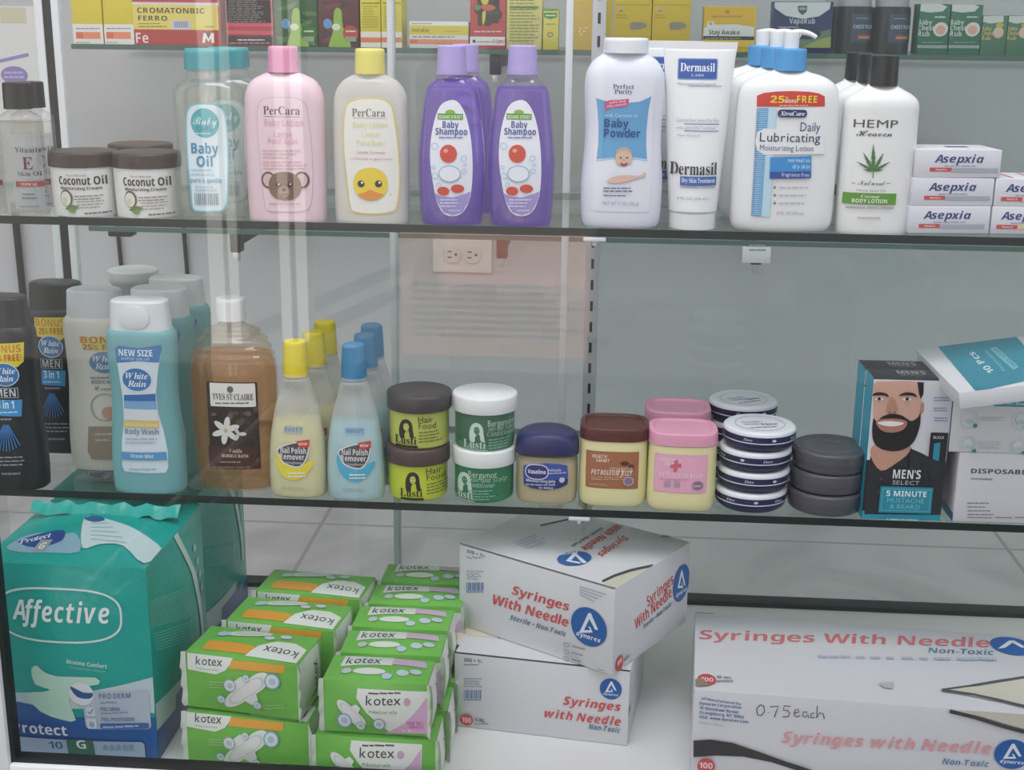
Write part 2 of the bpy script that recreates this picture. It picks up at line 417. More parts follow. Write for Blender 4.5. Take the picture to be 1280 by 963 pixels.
# ------------------------------------------------------------------ cartons and packs: one mesh, its print included
class Carton:
    def __init__(s, name, label, cat, bl, br, Z, h, d, colour, group=None, rough=.45, bev=.0008, bulge=0, w=None, ymin=None, rz=None, bump=0):
        A = at_z(bl[0], bl[1], Z); B = at_z(br[0], br[1], Z)
        if rz is None: rz = math.atan2(B.y - A.y, B.x - A.x)
        W = (B - A).length if w is None else w
        ex = Vector((math.cos(rz), math.sin(rz), 0)); ey = Vector((-math.sin(rz), math.cos(rz), 0))
        if w is None: mid = (A + B) / 2
        else: mid = A + ex * (W / 2)
        if ymin is not None:
            lo = min(A.y, B.y)
            if lo < ymin: mid.y += ymin - lo
        s.w, s.h, s.d, s.rz = W, h, d, rz; s.loc = mid + ey * (d / 2); s.loc.z = Z
        s.M = Matrix.Translation(s.loc) @ Matrix.Rotation(rz, 4, 'Z')
        s.mb = MB(); s.meta = (name, label, cat, group); s.bul = bulge
        m = P(colour, rough, 0, bump, 45) if isinstance(colour, str) else colour
        s.basemat = m
        if bulge: s._soft(m)
        else: add_box(s.mb, -W / 2, W / 2, -d / 2, d / 2, 0, h, m, bev, 2)
    def bl_(s, a, b): return s.bul * max(0, 1 - a * a) * max(0, 1 - b * b)
    def _soft(s, m, n=17):
        W, H, D = s.w / 2, s.h, s.d / 2
        bm = bmesh.new(); bmesh.ops.create_cube(bm, size=2); bmesh.ops.subdivide_edges(bm, edges=bm.edges[:], cuts=n, use_grid_fill=True)
        for v in bm.verts:
            a, b, c = v.co
            x, y, z = a * W, b * D, (c + 1) / 2 * H
            if abs(abs(a) - 1) < 1e-5: x += math.copysign(s.bl_(b, c), a)
            if abs(abs(b) - 1) < 1e-5: y += math.copysign(s.bl_(a, c), b)
            if c > 1 - 1e-5: z += s.bl_(a, b)
            v.co = (x, y, z)
        bm_to(s.mb, bm, m)
    def face(s, side, zm, rough=.42, step=None, off=.0002):
        W, H, D = s.w / 2, s.h, s.d / 2; st = step or (.006 if s.bul else None)
        if s.bul: off += .0003
        if side == 'front': SF = lambda u, v, o: (u, -D - s.bl_(u / W, 2 * v / H - 1) - o, v); px = plane_pix(s.M, 1, -D - s.bul * .6)
        elif side == 'top': SF = lambda u, v, o: (u, v, H + s.bl_(u / W, v / D) + o); px = plane_pix(s.M, 2, H + s.bul * .6)
        elif side == 'left': SF = lambda u, v, o: (-W - s.bl_(u / D, 2 * v / H - 1) - o, u, v); px = plane_pix(s.M, 0, -W - s.bul * .6)
        else: SF = lambda u, v, o: (W + s.bl_(u / D, 2 * v / H - 1) + o, u, v); px = plane_pix(s.M, 0, W + s.bul * .6)
        l = Lab(s.mb, SF, px, zm, st, rough, off); l.WHD = (W, H, D); l.side = side
        l.clip = {'front': (-W, 0, W, H), 'top': (-W, -D, W, D)}.get(side, (-D, 0, D, H)); return l
    def fill(s, l, c, a=(0, 0, 1, 1)):
        """colour a share of a face: (u0, v0, u1, v1) in 0..1"""
        W, H, D = s.w / 2, s.h, s.d / 2; l._ly()
        U = (-W, W) if l.side in ('front', 'top') else (-D, D); V = (-D, D) if l.side == 'top' else (0, H)
        u0, u1 = (U[0] + (U[1] - U[0]) * q for q in (a[0], a[2])); v0, v1 = (V[0] + (V[1] - V[0]) * q for q in (a[1], a[3]))
        l._emit([(u0, v0), (u1, v0), (u1, v1), (u0, v1)], [(0, 1, 2, 3)], l.mat(c))
    def done(s, tilt=None):
        n, la, ca, gr = s.meta
        s.o = s.mb.build(n, None, 35 if not s.bul else 50, s.M if tilt is None else s.M @ tilt)
        return props(s.o, la, ca, gr)
    def again(s, loc, label, rz=None): return dup(s.o, loc, label, rz)

# ================================================================== THE SETTING
GLASS_SHELF = CLEAR('#f6fbf9', '#e6eeeb', .015, .04, .5, .02)
EDGE = P('#0e1f1b', .4); EDGE_PALE = P('#6f8780', .4); EDGE_WALL = P('#45635a', .4)
WHITE_ALU = P('#e4e6ea', .38)
GREY_ALU = P('#b9bcc0', .4, .2)
BLACK_RUB = P('#17171a', .6)

def tile_floor():
    m = bpy.data.materials.new('marble_tile'); m.use_nodes = True; nt = m.node_tree; b = nt.nodes['Principled BSDF']; N = nt.nodes; L = nt.links
    tc = N.new('ShaderNodeTexCoord'); n = N.new('ShaderNodeTexNoise'); n.inputs['Scale'].default_value = 2.2; n.inputs['Detail'].default_value = 8; n.inputs['Distortion'].default_value = 1.6
    L.new(tc.outputs['Object'], n.inputs['Vector']); r = N.new('ShaderNodeValToRGB')
    r.color_ramp.elements[0].color = srgb('#a5a4a2'); r.color_ramp.elements[0].position = .36; r.color_ramp.elements[1].color = srgb('#bbb9b8'); r.color_ramp.elements[1].position = .52
    L.new(n.outputs[0], r.inputs[0])
    bk = N.new('ShaderNodeTexBrick'); bk.offset = 0; bk.squash = 1; bk.inputs['Scale'].default_value = 1; bk.inputs['Mortar Size'].default_value = .0035; bk.inputs['Mortar Smooth'].default_value = 0
    bk.inputs['Brick Width'].default_value = 1.2; bk.inputs['Row Height'].default_value = .6; bk.inputs['Mortar'].default_value = srgb('#8f8d8b')
    mp = N.new('ShaderNodeMapping'); q = at_z(402, 655, 0); mp.inputs['Location'].default_value = (-(q.x % 1.2), -(q.y % .6), 0)
    L.new(tc.outputs['Object'], mp.inputs[0]); L.new(mp.outputs[0], bk.inputs['Vector']); L.new(r.outputs[0], bk.inputs['Color1']); L.new(r.outputs[0], bk.inputs['Color2'])
    L.new(bk.outputs['Color'], b.inputs['Base Color']); b.inputs['Roughness'].default_value = .3
    return m
def wallmat(h):
    return P(h, .75, 0, .05, 180)
def slab(name, x0, x1, y0, y1, z0, z1, m):
    mb = MB(); add_box(mb, x0, x1, y0, y1, z0, z1, m); return struct(mb.build(name, None, 0))
slab('floor', -3.2, 3.2, -.3, YW + .1, -.08, 0, tile_floor())
slab('wall_back', -3.2, 3.2, YW, YW + .1, 0, 2.7, wallmat('#bec0c3'))
slab('wall_left', -3.2, -3.1, -.3, YW, 0, 2.7, wallmat('#d6d6d6'))
slab('wall_right', 3.1, 3.2, -.3, YW, 0, 2.7, wallmat('#cfd0d0'))
slab('ceiling', -3.2, 3.2, -.3, YW + .1, 2.7, 2.8, wallmat('#e4e4e2'))
slab('baseboard_back', -3.1, 3.1, YW - .012, YW, 0, .07, P('#c9c8c7', .4))

# ------------------------------------------------------------------ the street in front of the shop (seen only as a reflection in the glass)
def mirror(px, py, d):                                              # where a thing d metres out in the street must stand to be seen at a pixel in the pane
    q = at_y(px, py, YG + d); return Vector((q.x, YG - d, q.z))
xs = mirror(738, 400, 3.0).x
slab('pavement', -12, xs, -9.0, -.3, -.1, -.02, P('#6f6e6d', .8, 0, .1, 30))
slab('dark_ground', xs, 12, -9.0, -.3, -.1, -.021, P('#4c4e50', .8, 0, .1, 30))  # unseen darker ground, added to dim the reflection on the right
slab('exterior_wall', -12, xs, -8.6, -8.3, -.1, 6, wallmat('#8a8785'))
slab('exterior_wall', xs, 12, -8.6, -8.35, -.1, 6, wallmat('#5d6263'))
PW = P('#f1f1ef', .5)
for px0, px1, d in ((262, 281, 2.5), (287, 299, 2.5), (351, 364, 2.55), (371, 385, 2.55)):  # unseen posts, added to mirror as white streaks in the pane
    a, b = mirror(px0, 300, d), mirror(px1, 300, d)
    slab('reflected_post', a.x, b.x, a.y - .06, a.y + .02, -.02, 2.5, PW)
a, b = mirror(112, 733, .78), mirror(432, 432, .78)                   # unseen sloping bars, added to mirror as diagonal streaks in the pane
mb = MB(); add_tube(mb, [a, b], .011, PW, 12); c_ = Vector((.034, 0, -.022)); add_tube(mb, [a + c_, b + c_], .006, PW, 12)
add_tube(mb, [a, Vector((a.x, a.y, -.02))], .014, PW, 10); add_tube(mb, [b, Vector((b.x, b.y, -.02))], .014, PW, 10)
o = struct(mb.build('reflected_bars'))
a, b = mirror(500, 292, 2.42), mirror(733, 468, 2.42)               # unseen salmon board, added to mirror as a pink patch in the pane
mb = MB(); add_box(mb, a.x, b.x, a.y - .03, a.y, b.z - .05, a.z, P('#c9958b', .6))
for k in range(8): add_box(mb, a.x + .03, b.x - .03 - .03 * (k % 3), a.y - .0005, a.y + .001, a.z - .14 - k * .02, a.z - .132 - k * .02, P('#8f7d7d', .6))
for x in (a.x + .03, b.x - .03): add_box(mb, x - .01, x + .01, a.y - .03, a.y - .01, -.02, b.z - .05, P('#8a8784', .5))
struct(mb.build('reflected_board', None, 0))

# ------------------------------------------------------------------ display case
Xl, Xr = at_y(-10, 640, 0).x - .12, at_y(1280, 640, 0).x + .3
case = thing('display_case', 'white framed glass display case with glass shelves and a white deck', 'display case', (0, .1, 0))
def cpart(name, fn, smooth=35):
    mb = MB(); fn(mb); o = mb.build(name, None, smooth); o.parent = case; o.matrix_parent_inverse = case.matrix_world.inverted(); return o
YD = .30                                                            # back of the case
case.matrix_world = Matrix.Translation((0, .1, 0))
bpy.context.view_layer.update()
cpart('deck', lambda mb: add_box(mb, Xl - .01, Xr, YG + .012, YD, Z4 - .02, Z4, P('#e6e6e4', .35), .001))
cpart('plinth', lambda mb: add_box(mb, Xl + .02, Xr - .02, YG + .05, YD - .02, 0, Z4 - .0201, P('#d8d8d6', .5)))
PB = at_y(22, 944, YG)                                              # inner corner of the front frame
ztop = 1.25
def frame(mb):
    add_box(mb, PB.x - .06, PB.x - .004, YG - .012, YG + .012, Z4 - .06, ztop, WHITE_ALU, .002)
    add_box(mb, PB.x - .0039, Xr, YG - .012, YG + .012, Z4 - .06, PB.z - .0045, WHITE_ALU, .002)
cpart('front_frame', frame)
def gasket(mb):
    add_box(mb, PB.x - .0045, PB.x, YG - .006, YG + .008, PB.z - .006, ztop, BLACK_RUB)
    add_box(mb, PB.x, Xr, YG - .006, YG + .008, PB.z - .006, PB.z - .0008, BLACK_RUB)
cpart('gasket', gasket)
cpart('front_glass', lambda mb: add_box(mb, PB.x - .004, Xr, YG - .0015, YG + .0015, PB.z - .004, ztop, CLEAR('#fdfdfe', '#ffffff', .0, .034, .6, .012)))
# back uprights and back glass
def upright(px0, px1, py, Y, m, z0=Z4, z1=ztop, dy=.012):
    a, b = at_y(px0, py, Y), at_y(px1, py, Y)
    return lambda mb: add_box(mb, a.x, b.x, Y, Y + dy, z0, z1, m, .0008)
cpart('corner_post', upright(46, 56, 60, YD - .012, WHITE_ALU))
cpart('post_gasket', upright(56, 67, 60, YD - .010, BLACK_RUB))
cpart('post_trim', upright(67, 76, 60, YD - .012, WHITE_ALU))
cpart('sliding_door_edge', upright(704, 713, 200, YD, P('#e2e6ea', .35)))
cpart('sliding_door_edge', upright(484, 493, 80, YD + .012, P('#d9dde0', .35)))
cpart('back_track', lambda mb: add_box(mb, at_y(70, 800, YD).x, Xr, YD - .004, YD + .02, Z4, Z4 + .006, P('#2b2d2e', .5)))
BGL = CLEAR('#f8fbfa', '#ffffff', .0, .03, .4, .02)
cpart('back_glass', lambda mb: add_box(mb, at_y(490, 80, YD).x, Xr, YD + .004, YD + .008, Z4 + .007, ztop, BGL))
cpart('side_glass', lambda mb: add_box(mb, Xl - .006, Xl - .002, YG + .02, YD - .014, Z4, ztop, BGL))

def slotted(px0, px1, py, Y):
    a, b = at_y(px0, py, Y), at_y(px1, py, Y); w = b.x - a.x; xm = (a.x + b.x) / 2
    def fn(mb):
        add_box(mb, a.x, b.x, Y - .012, Y, Z4, ztop, GREY_ALU, .001)
        z = Z4 + .03
        while z < ztop - .02:
            add_box(mb, xm - .0016, xm + .0016, Y - .0125, Y - .0119, z, z + .012, BLACK_RUB); z += .0254
    return fn
cpart('slotted_upright', slotted(739.5, 757, 60, YD - .016))
def bracket(px, py, Z, m=WHITE_ALU):
    a = at_y(px, py, .0)
    def fn(mb):
        x = at_y(px, py, .0).x
        bm = bmesh.new(); pr = [(.006, Z - .0085), (.006, Z - .018), (.03, Z - .021), (YD - .03, Z - .05), (YD - .028, Z - .0085)]
        L = [bm.verts.new((x - .002, *p)) for p in pr]; R = [bm.verts.new((x + .002, *p)) for p in pr]; n = len(pr)
        bm.faces.new(L); bm.faces.new(R[::-1])
        for i in range(n): bm.faces.new((L[i], R[i], R[(i + 1) % n], L[(i + 1) % n])[::-1])
        bmesh.ops.recalc_face_normals(bm, faces=bm.faces[:]); bm_to(mb, bm, m)
        add_box(mb, x - .011, x + .011, .0, .022, Z - .013, Z - .0084, m, .001)
    return fn
cpart('shelf_bracket', bracket(724, 645, Z3)); cpart('shelf_bracket', bracket(743, 300, Z2))

def glass_shelf(name, label, x0, x1, y0, y1, z, t=.008, group=None, edge=EDGE):
    mb = MB(); add_box(mb, x0, x1, y0, y1, z - t, z, GLASS_SHELF)
    ei = mb.mid(edge); ep = mb.mid(EDGE_PALE)
    for k, f in enumerate(mb.f):
        n = (Vector(mb.v[f[1]]) - Vector(mb.v[f[0]])).cross(Vector(mb.v[f[2]]) - Vector(mb.v[f[0]]))
        if abs(n.z) < 1e-9: mb.mi[k] = ei if n.y < -1e-12 else ep
    o = mb.build(name, None, 0); return props(o, label, 'shelf', group)
glass_shelf('glass_shelf', 'middle clear glass shelf of the case, under the polish remover and jars', Xl, Xr, .0, YD - .03, Z3)
glass_shelf('glass_shelf', 'upper clear glass shelf of the case, under the lotion bottles and baby powder', Xl, Xr, .0, YD - .03, Z2)
# shelves hanging on the back wall
xa = at_y(89, 59, YB).x
shA = glass_shelf('wall_shelf', 'glass shelf on the back wall carrying the medicine cartons', xa, 2.2, YB, YW - .02, ZA, .008, None, EDGE_WALL)
xb = at_y(111, 290, YB).x
shB = glass_shelf('wall_shelf', 'empty glass shelf on the back wall seen just under the upper case shelf', xb, 2.2, YB, YW - .02, ZB, .008, None, EDGE_WALL)
BLK = P('#1b1b1d', .45)
def wall_bracket(name, label, px, py, z, colour, tag=None):
    x = at_y(px, py, YB + .02).x; mb = MB()
    add_box(mb, x - .009, x + .009, YB + .004, YB + .03, z - .04, z - .0082, colour, .002)
    add_box(mb, x - .007, x + .007, YB + .03, YW - .001, z - .030, z - .0082, colour, .002)
    o = mb.build(name, None); props(o, label, 'bracket', 'brackets under the wall shelves')
    mb = MB(); add_box(mb, x - .005, x + .005, YB + .006, YB + .018, z - .055, z - .0395, P('#c9cbcd', .3, .6), .001)
    mb.build('end_clip', o); return o, x
wall_bracket('wall_bracket', 'black bracket under the carton shelf, above the right purple shampoo', 620, 78, ZA, BLK)
wall_bracket('wall_bracket', 'black bracket under the wall shelf, above the amber bubble bath', 297, 305, ZB, BLK)
wall_bracket('wall_bracket', 'dark red bracket beside the wall outlet', 628, 310, ZB, P('#5a2626', .5))
b4, bx4 = wall_bracket('wall_bracket', 'small black bracket with a white tag hanging on it', 945, 310, ZB, BLK)
mb = MB(); add_box(mb, bx4 - .024, bx4 + .022, YB - .002, YB + .0012, ZB - .036, ZB - .009, P('#dfe1e2', .5), .001)
l = Lab(mb, lambda u, v, o: (u, YB - .002 - o, v), plane_pix(Matrix.Identity(4), 1, YB - .002), (2.56, 780, 270))
l.small(400, 455, 98, 2, 14, 6, '#9aa0a8', .2, 2)
mb.build('price_tag', b4)
# black holder and two cables
x = at_y(148, 290, YB + .05).x; mb = MB()
add_box(mb, x - .012, x + .03, YB + .03, YB + .06, ZB - .022, ZB - .0082, BLK, .003)
hold = props(mb.build('cable_clip', None), 'black cable clip under the wall shelf, above the white capped bottles', 'clip')
for px, la in ((139, 'thin black cable hanging on the wall, left one above the body wash'), (222, 'thin black cable hanging on the wall, right one above the teal body wash')):
    a = at_y(px + 4, 285, YW - .02); b = at_y(px + 1, 345, YW - .02); mb = MB()
    pts = [(a.x + .006 * math.sin(t * 2.6), YW - .008, ZB - .004 + (b.z - a.z - .4) * t) for t in [k / 12 for k in range(13)]]
    add_tube(mb, pts, .004, BLK); props(mb.build('cable', None), la, 'cable')
# poster and black pipe on the wall at the far left
q0, q1 = at_y(-14, 150, YW), at_y(47, 8, YW); mb = MB(); add_box(mb, q0.x, q1.x, YW - .003, YW - .0002, q0.z, q1.z, P('#dfe0e0', .5))
l = Lab(mb, lambda u, v, o: (u, YW - .003 - o, v), plane_pix(Matrix.Identity(4), 1, YW - .003), (3.21, 0, 0))
l.rect(0, 30, 104, 92, '#cfccb0'); l.poly([(0, 238), (114, 212), (116, 226), (0, 252)], '#8d8fc0'); l.ell(58, 302, 54, 36, '#8a80b8'); l.small(16, 100, 296, 2, 18, 9, '#b8b0d6', .1, 3); l.small(10, 90, 372, 2, 24, 10, '#a9a5c0', .2, 3)
props(mb.build('poster', None, 0), 'pale poster with a purple oval on the wall at the far left', 'poster')
a = at_y(22, 285, YW - .01); mb = MB(); add_tube(mb, [(a.x + .004, YW - .012, .02), (a.x, YW - .012, a.z - .15), (a.x - .002, YW - .012, a.z + .05)], .007, BLK)
props(mb.build('cable', None), 'thick black cable on the wall at the far left, left of the corner post', 'cable')
# outlet
o1, o2 = at_y(541, 300, YW), at_y(615, 340, YW)
mb = MB(); OUT = P('#e6e2dd', .4); cxo, czo = (o1.x + o2.x) / 2, (o1.z + o2.z) / 2 + .004
add_box(mb, o1.x, o2.x, YW - .006, YW - .0002, czo - .035, czo + .035, OUT, .002)
ol = mb.build('power_outlet', None); props(ol, 'cream double power outlet on the back wall above the nail polish remover', 'outlet')
for px in (566, 591):
    xo = at_y(px, 317, YW).x; mb = MB()
    R = [(0, .0165, .0165, 2.4), (.0035, .0165, .0165, 2.4), (.0045, .0155, .0155, 2.4)]
    t = MB(); add_loft(t, R, P('#ddd8d2', .4), 28)
    mb.add([(xo + v[0], YW - .0055 - v[2], czo + v[1]) for v in t.v], t.f, P('#ddd8d2', .4))
    for dz in (.0055, -.0055): add_box(mb, xo - .009, xo - .001, YW - .0106, YW - .0099, czo + dz - .0011, czo + dz + .0011, P('#241f1d', .5))
    add_tube(mb, [(xo + .007, YW - .0099, czo), (xo + .007, YW - .0107, czo)], .0026, P('#241f1d', .5))
    mb.build('socket', ol)

# ================================================================== UPPER CASE SHELF
Z1_, Z2_, Z3_, Z4_ = (3.21, 0, 0), (3.21, 300, 0), (3.21, 600, 0), (3.2, 880, 0)
CLR = CLEAR('#fdfdfd', '#f4f6f6', .04, .06, .6, .03)

# --- clear skin-oil bottles with black caps, far left
T = Turned('oil_bottle', 'clear vitamin E skin oil bottle with black cap, front one by the coconut jars', 'bottle', 35, 271, Z2, 26, .62, 3, group='clear skin oil bottles')
T.body('body', [(271, 24), (268, 26), (268, 26), (200, 26.5), (152, 26), (145, 24), (139, 15), (136, 13)], CLR)
T.body('oil', [(269, 23), (260, 24), (200, 24.5), (156, 24), (154, 23.5)], CLEAR('#fdfcf9', '#fbfaf4', .10, .0, .0))
T.body('cap', [(136, 17.5, {'k': 1, 'n': 2}), (136, 17.5, {'k': 1, 'n': 2}), (104, 17, {'k': 1, 'n': 2}), (104, 17, {'k': 1, 'n': 2}), (103, 15, {'k': 1, 'n': 2})], P('#18181a', .35), rib=(44, .012))
l = T.lab(Z1_)
l.rect(52, 540, 172, 842, CLEAR('#f6f8fa', '#eef2f6', .62, .02, .1), 8)
l.t('NATURALS', 66, 150, 560, 13, '#b9b0a2', 'r'); l.t('Vitamin', 62, 158, 612, 21, '#5d5b66', 's'); l.t('E', 92, 130, 680, 50, '#6a3240', 's'); l.t('Skin Oil', 74, 164, 706, 18, '#5d5b66', 's')
l.rect(66, 728, 168, 750, '#a8433f'); l.t('TOPICAL', 86, 148, 745, 11, '#ecdcd8', 's'); l.small(92, 150, 782, 2, 16, 6, '#7d838c'); l.small(84, 160, 832, 1, 10, 6, '#8d939c')
done(l)
T.again(50, 266, 'clear vitamin E skin oil bottle with black cap, hidden right behind the front one')
T.again(-17, 268, 'clear skin oil bottle, leftmost on the shelf and cut by the picture edge')

# --- coconut cream jars
WJAR = P('#f2f1ee', .35); LIDB = P('#43352f', .38)
T = Turned('cream_jar', 'white coconut cream jar with dark brown lid, left one of the front pair', 'jar', 110, 275.5, Z2, 39, 1, 2, group='coconut cream jars', ymin=.003)
T.body('body', [(275, 36), (273, 39), (273, 39), (212, 41), (204, 41.5), (203, 40)], WJAR)
T.body('lid', [(206, 42.5), (206, 42.5), (190, 42), (190, 42), (188, 40.5), (187.4, 36)], LIDB, rib=(60, .004))
l = T.lab(Z1_)
l.t('Pure Naturals', 268, 345, 708, 9, '#8a8078', 'r'); l.t('Coconut Oil', 236, 406, 742, 32, '#35302e', 'b'); l.t('Moisturizing Cream', 244, 394, 762, 12, '#4a4441', 'b')
l.ell(268, 795, 26, 34, '#6d5a3f'); l.ell(266, 797, 21, 29, '#eef0e2'); l.ell(262, 806, 10, 15, '#d8dcc4')
l.poly([(264, 838), (290, 822), (318, 830), (296, 845)], '#6d8a4c', 3); l.poly([(276, 842), (298, 836), (304, 852), (288, 854)], '#84a05e', 3)
l.small(300, 410, 790, 2, 12, 5, '#9a948e'); l.small(310, 410, 812, 3, 12, 4, '#a8a29c'); l.small(338, 418, 860, 1, 9, 6, '#77716b', .05)
done(l)
T.again(188, 276.5, 'white coconut cream jar with dark brown lid, right one of the front pair')
T.again(181, 268, 'brown lidded coconut cream jar behind the right front jar, only its lid shows', ymin=.09)

# --- clear baby oil bottles
T = Turned('baby_oil_bottle', 'clear baby oil bottle with teal cap, front one of two', 'bottle', 268, 279, Z2, 42, .55, 2.6, group='clear baby oil bottles')
T.body('body', [(279, 35), (276, 40), (262, 43), (225, 44), (190, 41.5), (160, 42), (130, 44), (112, 42), (103, 34), (99, 27), (97, 26), (90, 26), (88, 22)], CLEAR('#fbfdfd', '#f2f6f6', .04, .07, .6, .03))
T.body('oil', [(277, 33), (272, 38), (225, 41), (190, 38.5), (160, 39), (130, 41), (112, 39), (108, 37)], CLEAR('#fdfcf7', '#fbf9f0', .10, .0, .0))
T.body('cap', [(87, 27, {'k': .9}), (87, 27, {'k': .9}), (64, 26.5, {'k': .9}), (64, 26.5, {'k': .9}), (61, 24.5, {'k': .9}), (60.6, 22, {'k': .9})], P('#3f9fa6', .4))
l = T.lab(Z1_)
l.poly([(752, 440), (780, 418), (830, 415), (880, 425), (905, 470), (914, 600), (915, 760), (905, 840), (860, 850), (800, 850), (772, 836), (764, 760), (748, 620), (744, 500)], '#7cc9da', 3)
l.poly([(757, 445), (784, 423), (830, 420), (876, 430), (900, 474), (909, 600), (910, 756), (900, 834), (858, 844), (802, 844), (777, 831), (770, 756), (754, 620), (750, 500)], '#e4f1f6', 3)
l.ell(822, 494, 56, 60, '#4fb5bf'); l.t('Baby', 774, 870, 500, 34, '#e9fafa', 'sc'); l.t('CARE', 788, 854, 526, 18, '#2c97a5', 'b'); l.small(784, 862, 538, 1, 8, 5, '#bfe8ea')
l.t('Baby', 768, 876, 616, 40, '#2f8fb6', 'b'); l.t('Oil', 790, 854, 668, 40, '#2f8fb6', 'b')
l.small(768, 884, 684, 2, 18, 7, '#b7d6e2'); l.t('pure & gentle', 766, 890, 732, 18, '#6fb0cf', 'b'); l.small(786, 880, 752, 2, 13, 6, '#b7d3de')
for k in range(13): l.rect(784 + k * 7.6, 775, 787 + k * 7.6 + (k % 3), 822, '#8d9ba6'); l.off -= .00009
done(l)
T.again(294, 272, 'clear baby oil bottle with teal cap, behind the front one and beside the pink lotion', ymin=.075)

# --- pink baby lotion
T = Turned('lotion_bottle', 'pink baby lotion bottle with pink cap and a brown bear face', 'bottle', 361, 280, Z2, 47, .55, 2.5)
T.body('body', [(280, 42), (278, 46), (270, 48.5), (200, 50.5), (140, 50.5), (115, 48), (101, 40), (94, 28), (91, 20), (90, 18)], P('#f0d3dd', .38))
T.body('cap', [(90, 19.5, {'k': 1, 'n': 2}), (90, 19.5, {'k': 1, 'n': 2}), (60, 18.3, {'k': 1, 'n': 2}), (60, 18.3, {'k': 1, 'n': 2}), (58, 17, {'k': 1, 'n': 2}), (57.5, 14, {'k': 1, 'n': 2})], P('#ee9cc4', .38))
l = T.lab(Z2_)
def ovframe(l, pts, w, c, inner):
    l.poly(pts, c, 4); cx = sum(p[0] for p in pts) / len(pts); cy = sum(p[1] for p in pts) / len(pts)
    hx = max(abs(p[0] - cx) for p in pts); hy = max(abs(p[1] - cy) for p in pts)
    l.poly([(cx + (p[0] - cx) * (1 - w / hx), cy + (p[1] - cy) * (1 - w / hy)) for p in pts], inner, 4)
ovframe(l, [(80, 408), (110, 393), (170, 389), (230, 395), (262, 420), (275, 490), (286, 600), (290, 740), (280, 830), (245, 850), (180, 851), (112, 846), (96, 800), (84, 690), (72, 560), (68, 460)], 2.6, '#dca9bd', '#f2d7e0')
l.t('PerCara', 94, 240, 460, 34, '#6c4a52', 's'); l.rect(98, 467, 240, 469, '#9b7480')
l.t('Baby Lotion', 98, 254, 505, 26, '#edb0c6', 'b'); l.t('Lotion', 138, 210, 549, 22, '#edb4c8', 'b'); l.t('Pour Bébé', 114, 232, 575, 22, '#edb4c8', 'b')
l.small(94, 246, 606, 3, 14, 5, '#e3a9b8', .3); l.small(94, 268, 652, 3, 13, 5, '#e3a9b8', .3)
for sx in (-1, 1):
    ex = 182 + sx * 66; l.ell(ex, 722, 29, 34, '#6b4a42'); l.ell(ex, 722, 21, 26, '#d9bdb9')
l.ell(182, 746, 64, 58, '#84604c', pw=2.3); l.poly([(184, 690), (216, 700), (216, 792), (184, 802)], '#73503f')
l.ell(180, 768, 22, 22, '#a98470'); l.ell(180, 760, 9, 6, '#2c1c18')
l.line([(166, 777), (172, 783), (180, 777), (188, 783), (194, 777)], 3, '#3c2822')
for ex in (157, 203): l.ell(ex, 741, 10, 10, '#1d1413'); l.ell(ex + 2, 738, 3.4, 3.4, '#ffffff')
l.small(120, 244, 820, 1, 10, 7, '#dba9b8', 0)
done(l)

# --- yellow baby lotion
T = Turned('lotion_bottle', 'cloudy white baby lotion bottle with yellow cap and a yellow duck face', 'bottle', 466, 280, Z2, 46, .55, 2.5)
PALE = CLEAR('#fbfaf6', '#f4f3f0', .80, .03, .2, .2)
T.body('body', [(280, 41), (278, 44.5), (270, 46), (200, 47), (140, 46.5), (117, 44), (103, 36), (96, 26), (93, 19), (92, 18)], PALE)
T.body('lotion', [(279, 40), (276, 43), (200, 45), (140, 44.5), (126, 43)], P('#f6f2e6', .5))
T.body('cap', [(92, 19, {'k': 1, 'n': 2}), (92, 19, {'k': 1, 'n': 2}), (63, 18.3, {'k': 1, 'n': 2}), (63, 18.3, {'k': 1, 'n': 2}), (61, 17, {'k': 1, 'n': 2}), (60.5, 14, {'k': 1, 'n': 2})], P('#f0e678', .38))
l = T.lab(Z2_)
ovframe(l, [(425, 425), (450, 402), (510, 393), (575, 399), (607, 425), (622, 500), (634, 600), (640, 720), (630, 830), (600, 855), (530, 860), (460, 853), (440, 825), (428, 720), (414, 600), (414, 490)], 5, '#ecd66a', '#f3f1ea')
l.t('PerCara', 450, 582, 468, 32, '#77736e', 's'); l.rect(454, 473, 588, 475, '#a8a49e')
l.t('Baby Lotion', 456, 592, 512, 22, '#efe9b4', 'b'); l.t('Loción', 490, 560, 548, 18, '#efe9b4', 'b'); l.t('Para Bebé', 470, 582, 582, 20, '#efe9b4', 'b')
l.t('Gentle Formula', 470, 582, 617, 13, '#d79aa0', 'r'); l.t('La fórmula original suave', 444, 610, 641, 10, '#d79aa0', 'r')
l.ell(525, 738, 68, 66, '#f1d33c', pw=2.2)
for ex in (488, 557): l.ell(ex, 737, 14, 14, '#2a2318'); l.ell(ex + 4, 732, 4.5, 4.5, '#ffffff')
l.poly([(476, 778), (500, 772), (524, 760), (548, 772), (576, 778), (552, 796), (525, 801), (498, 796)], '#e9943a', 3)
done(l)

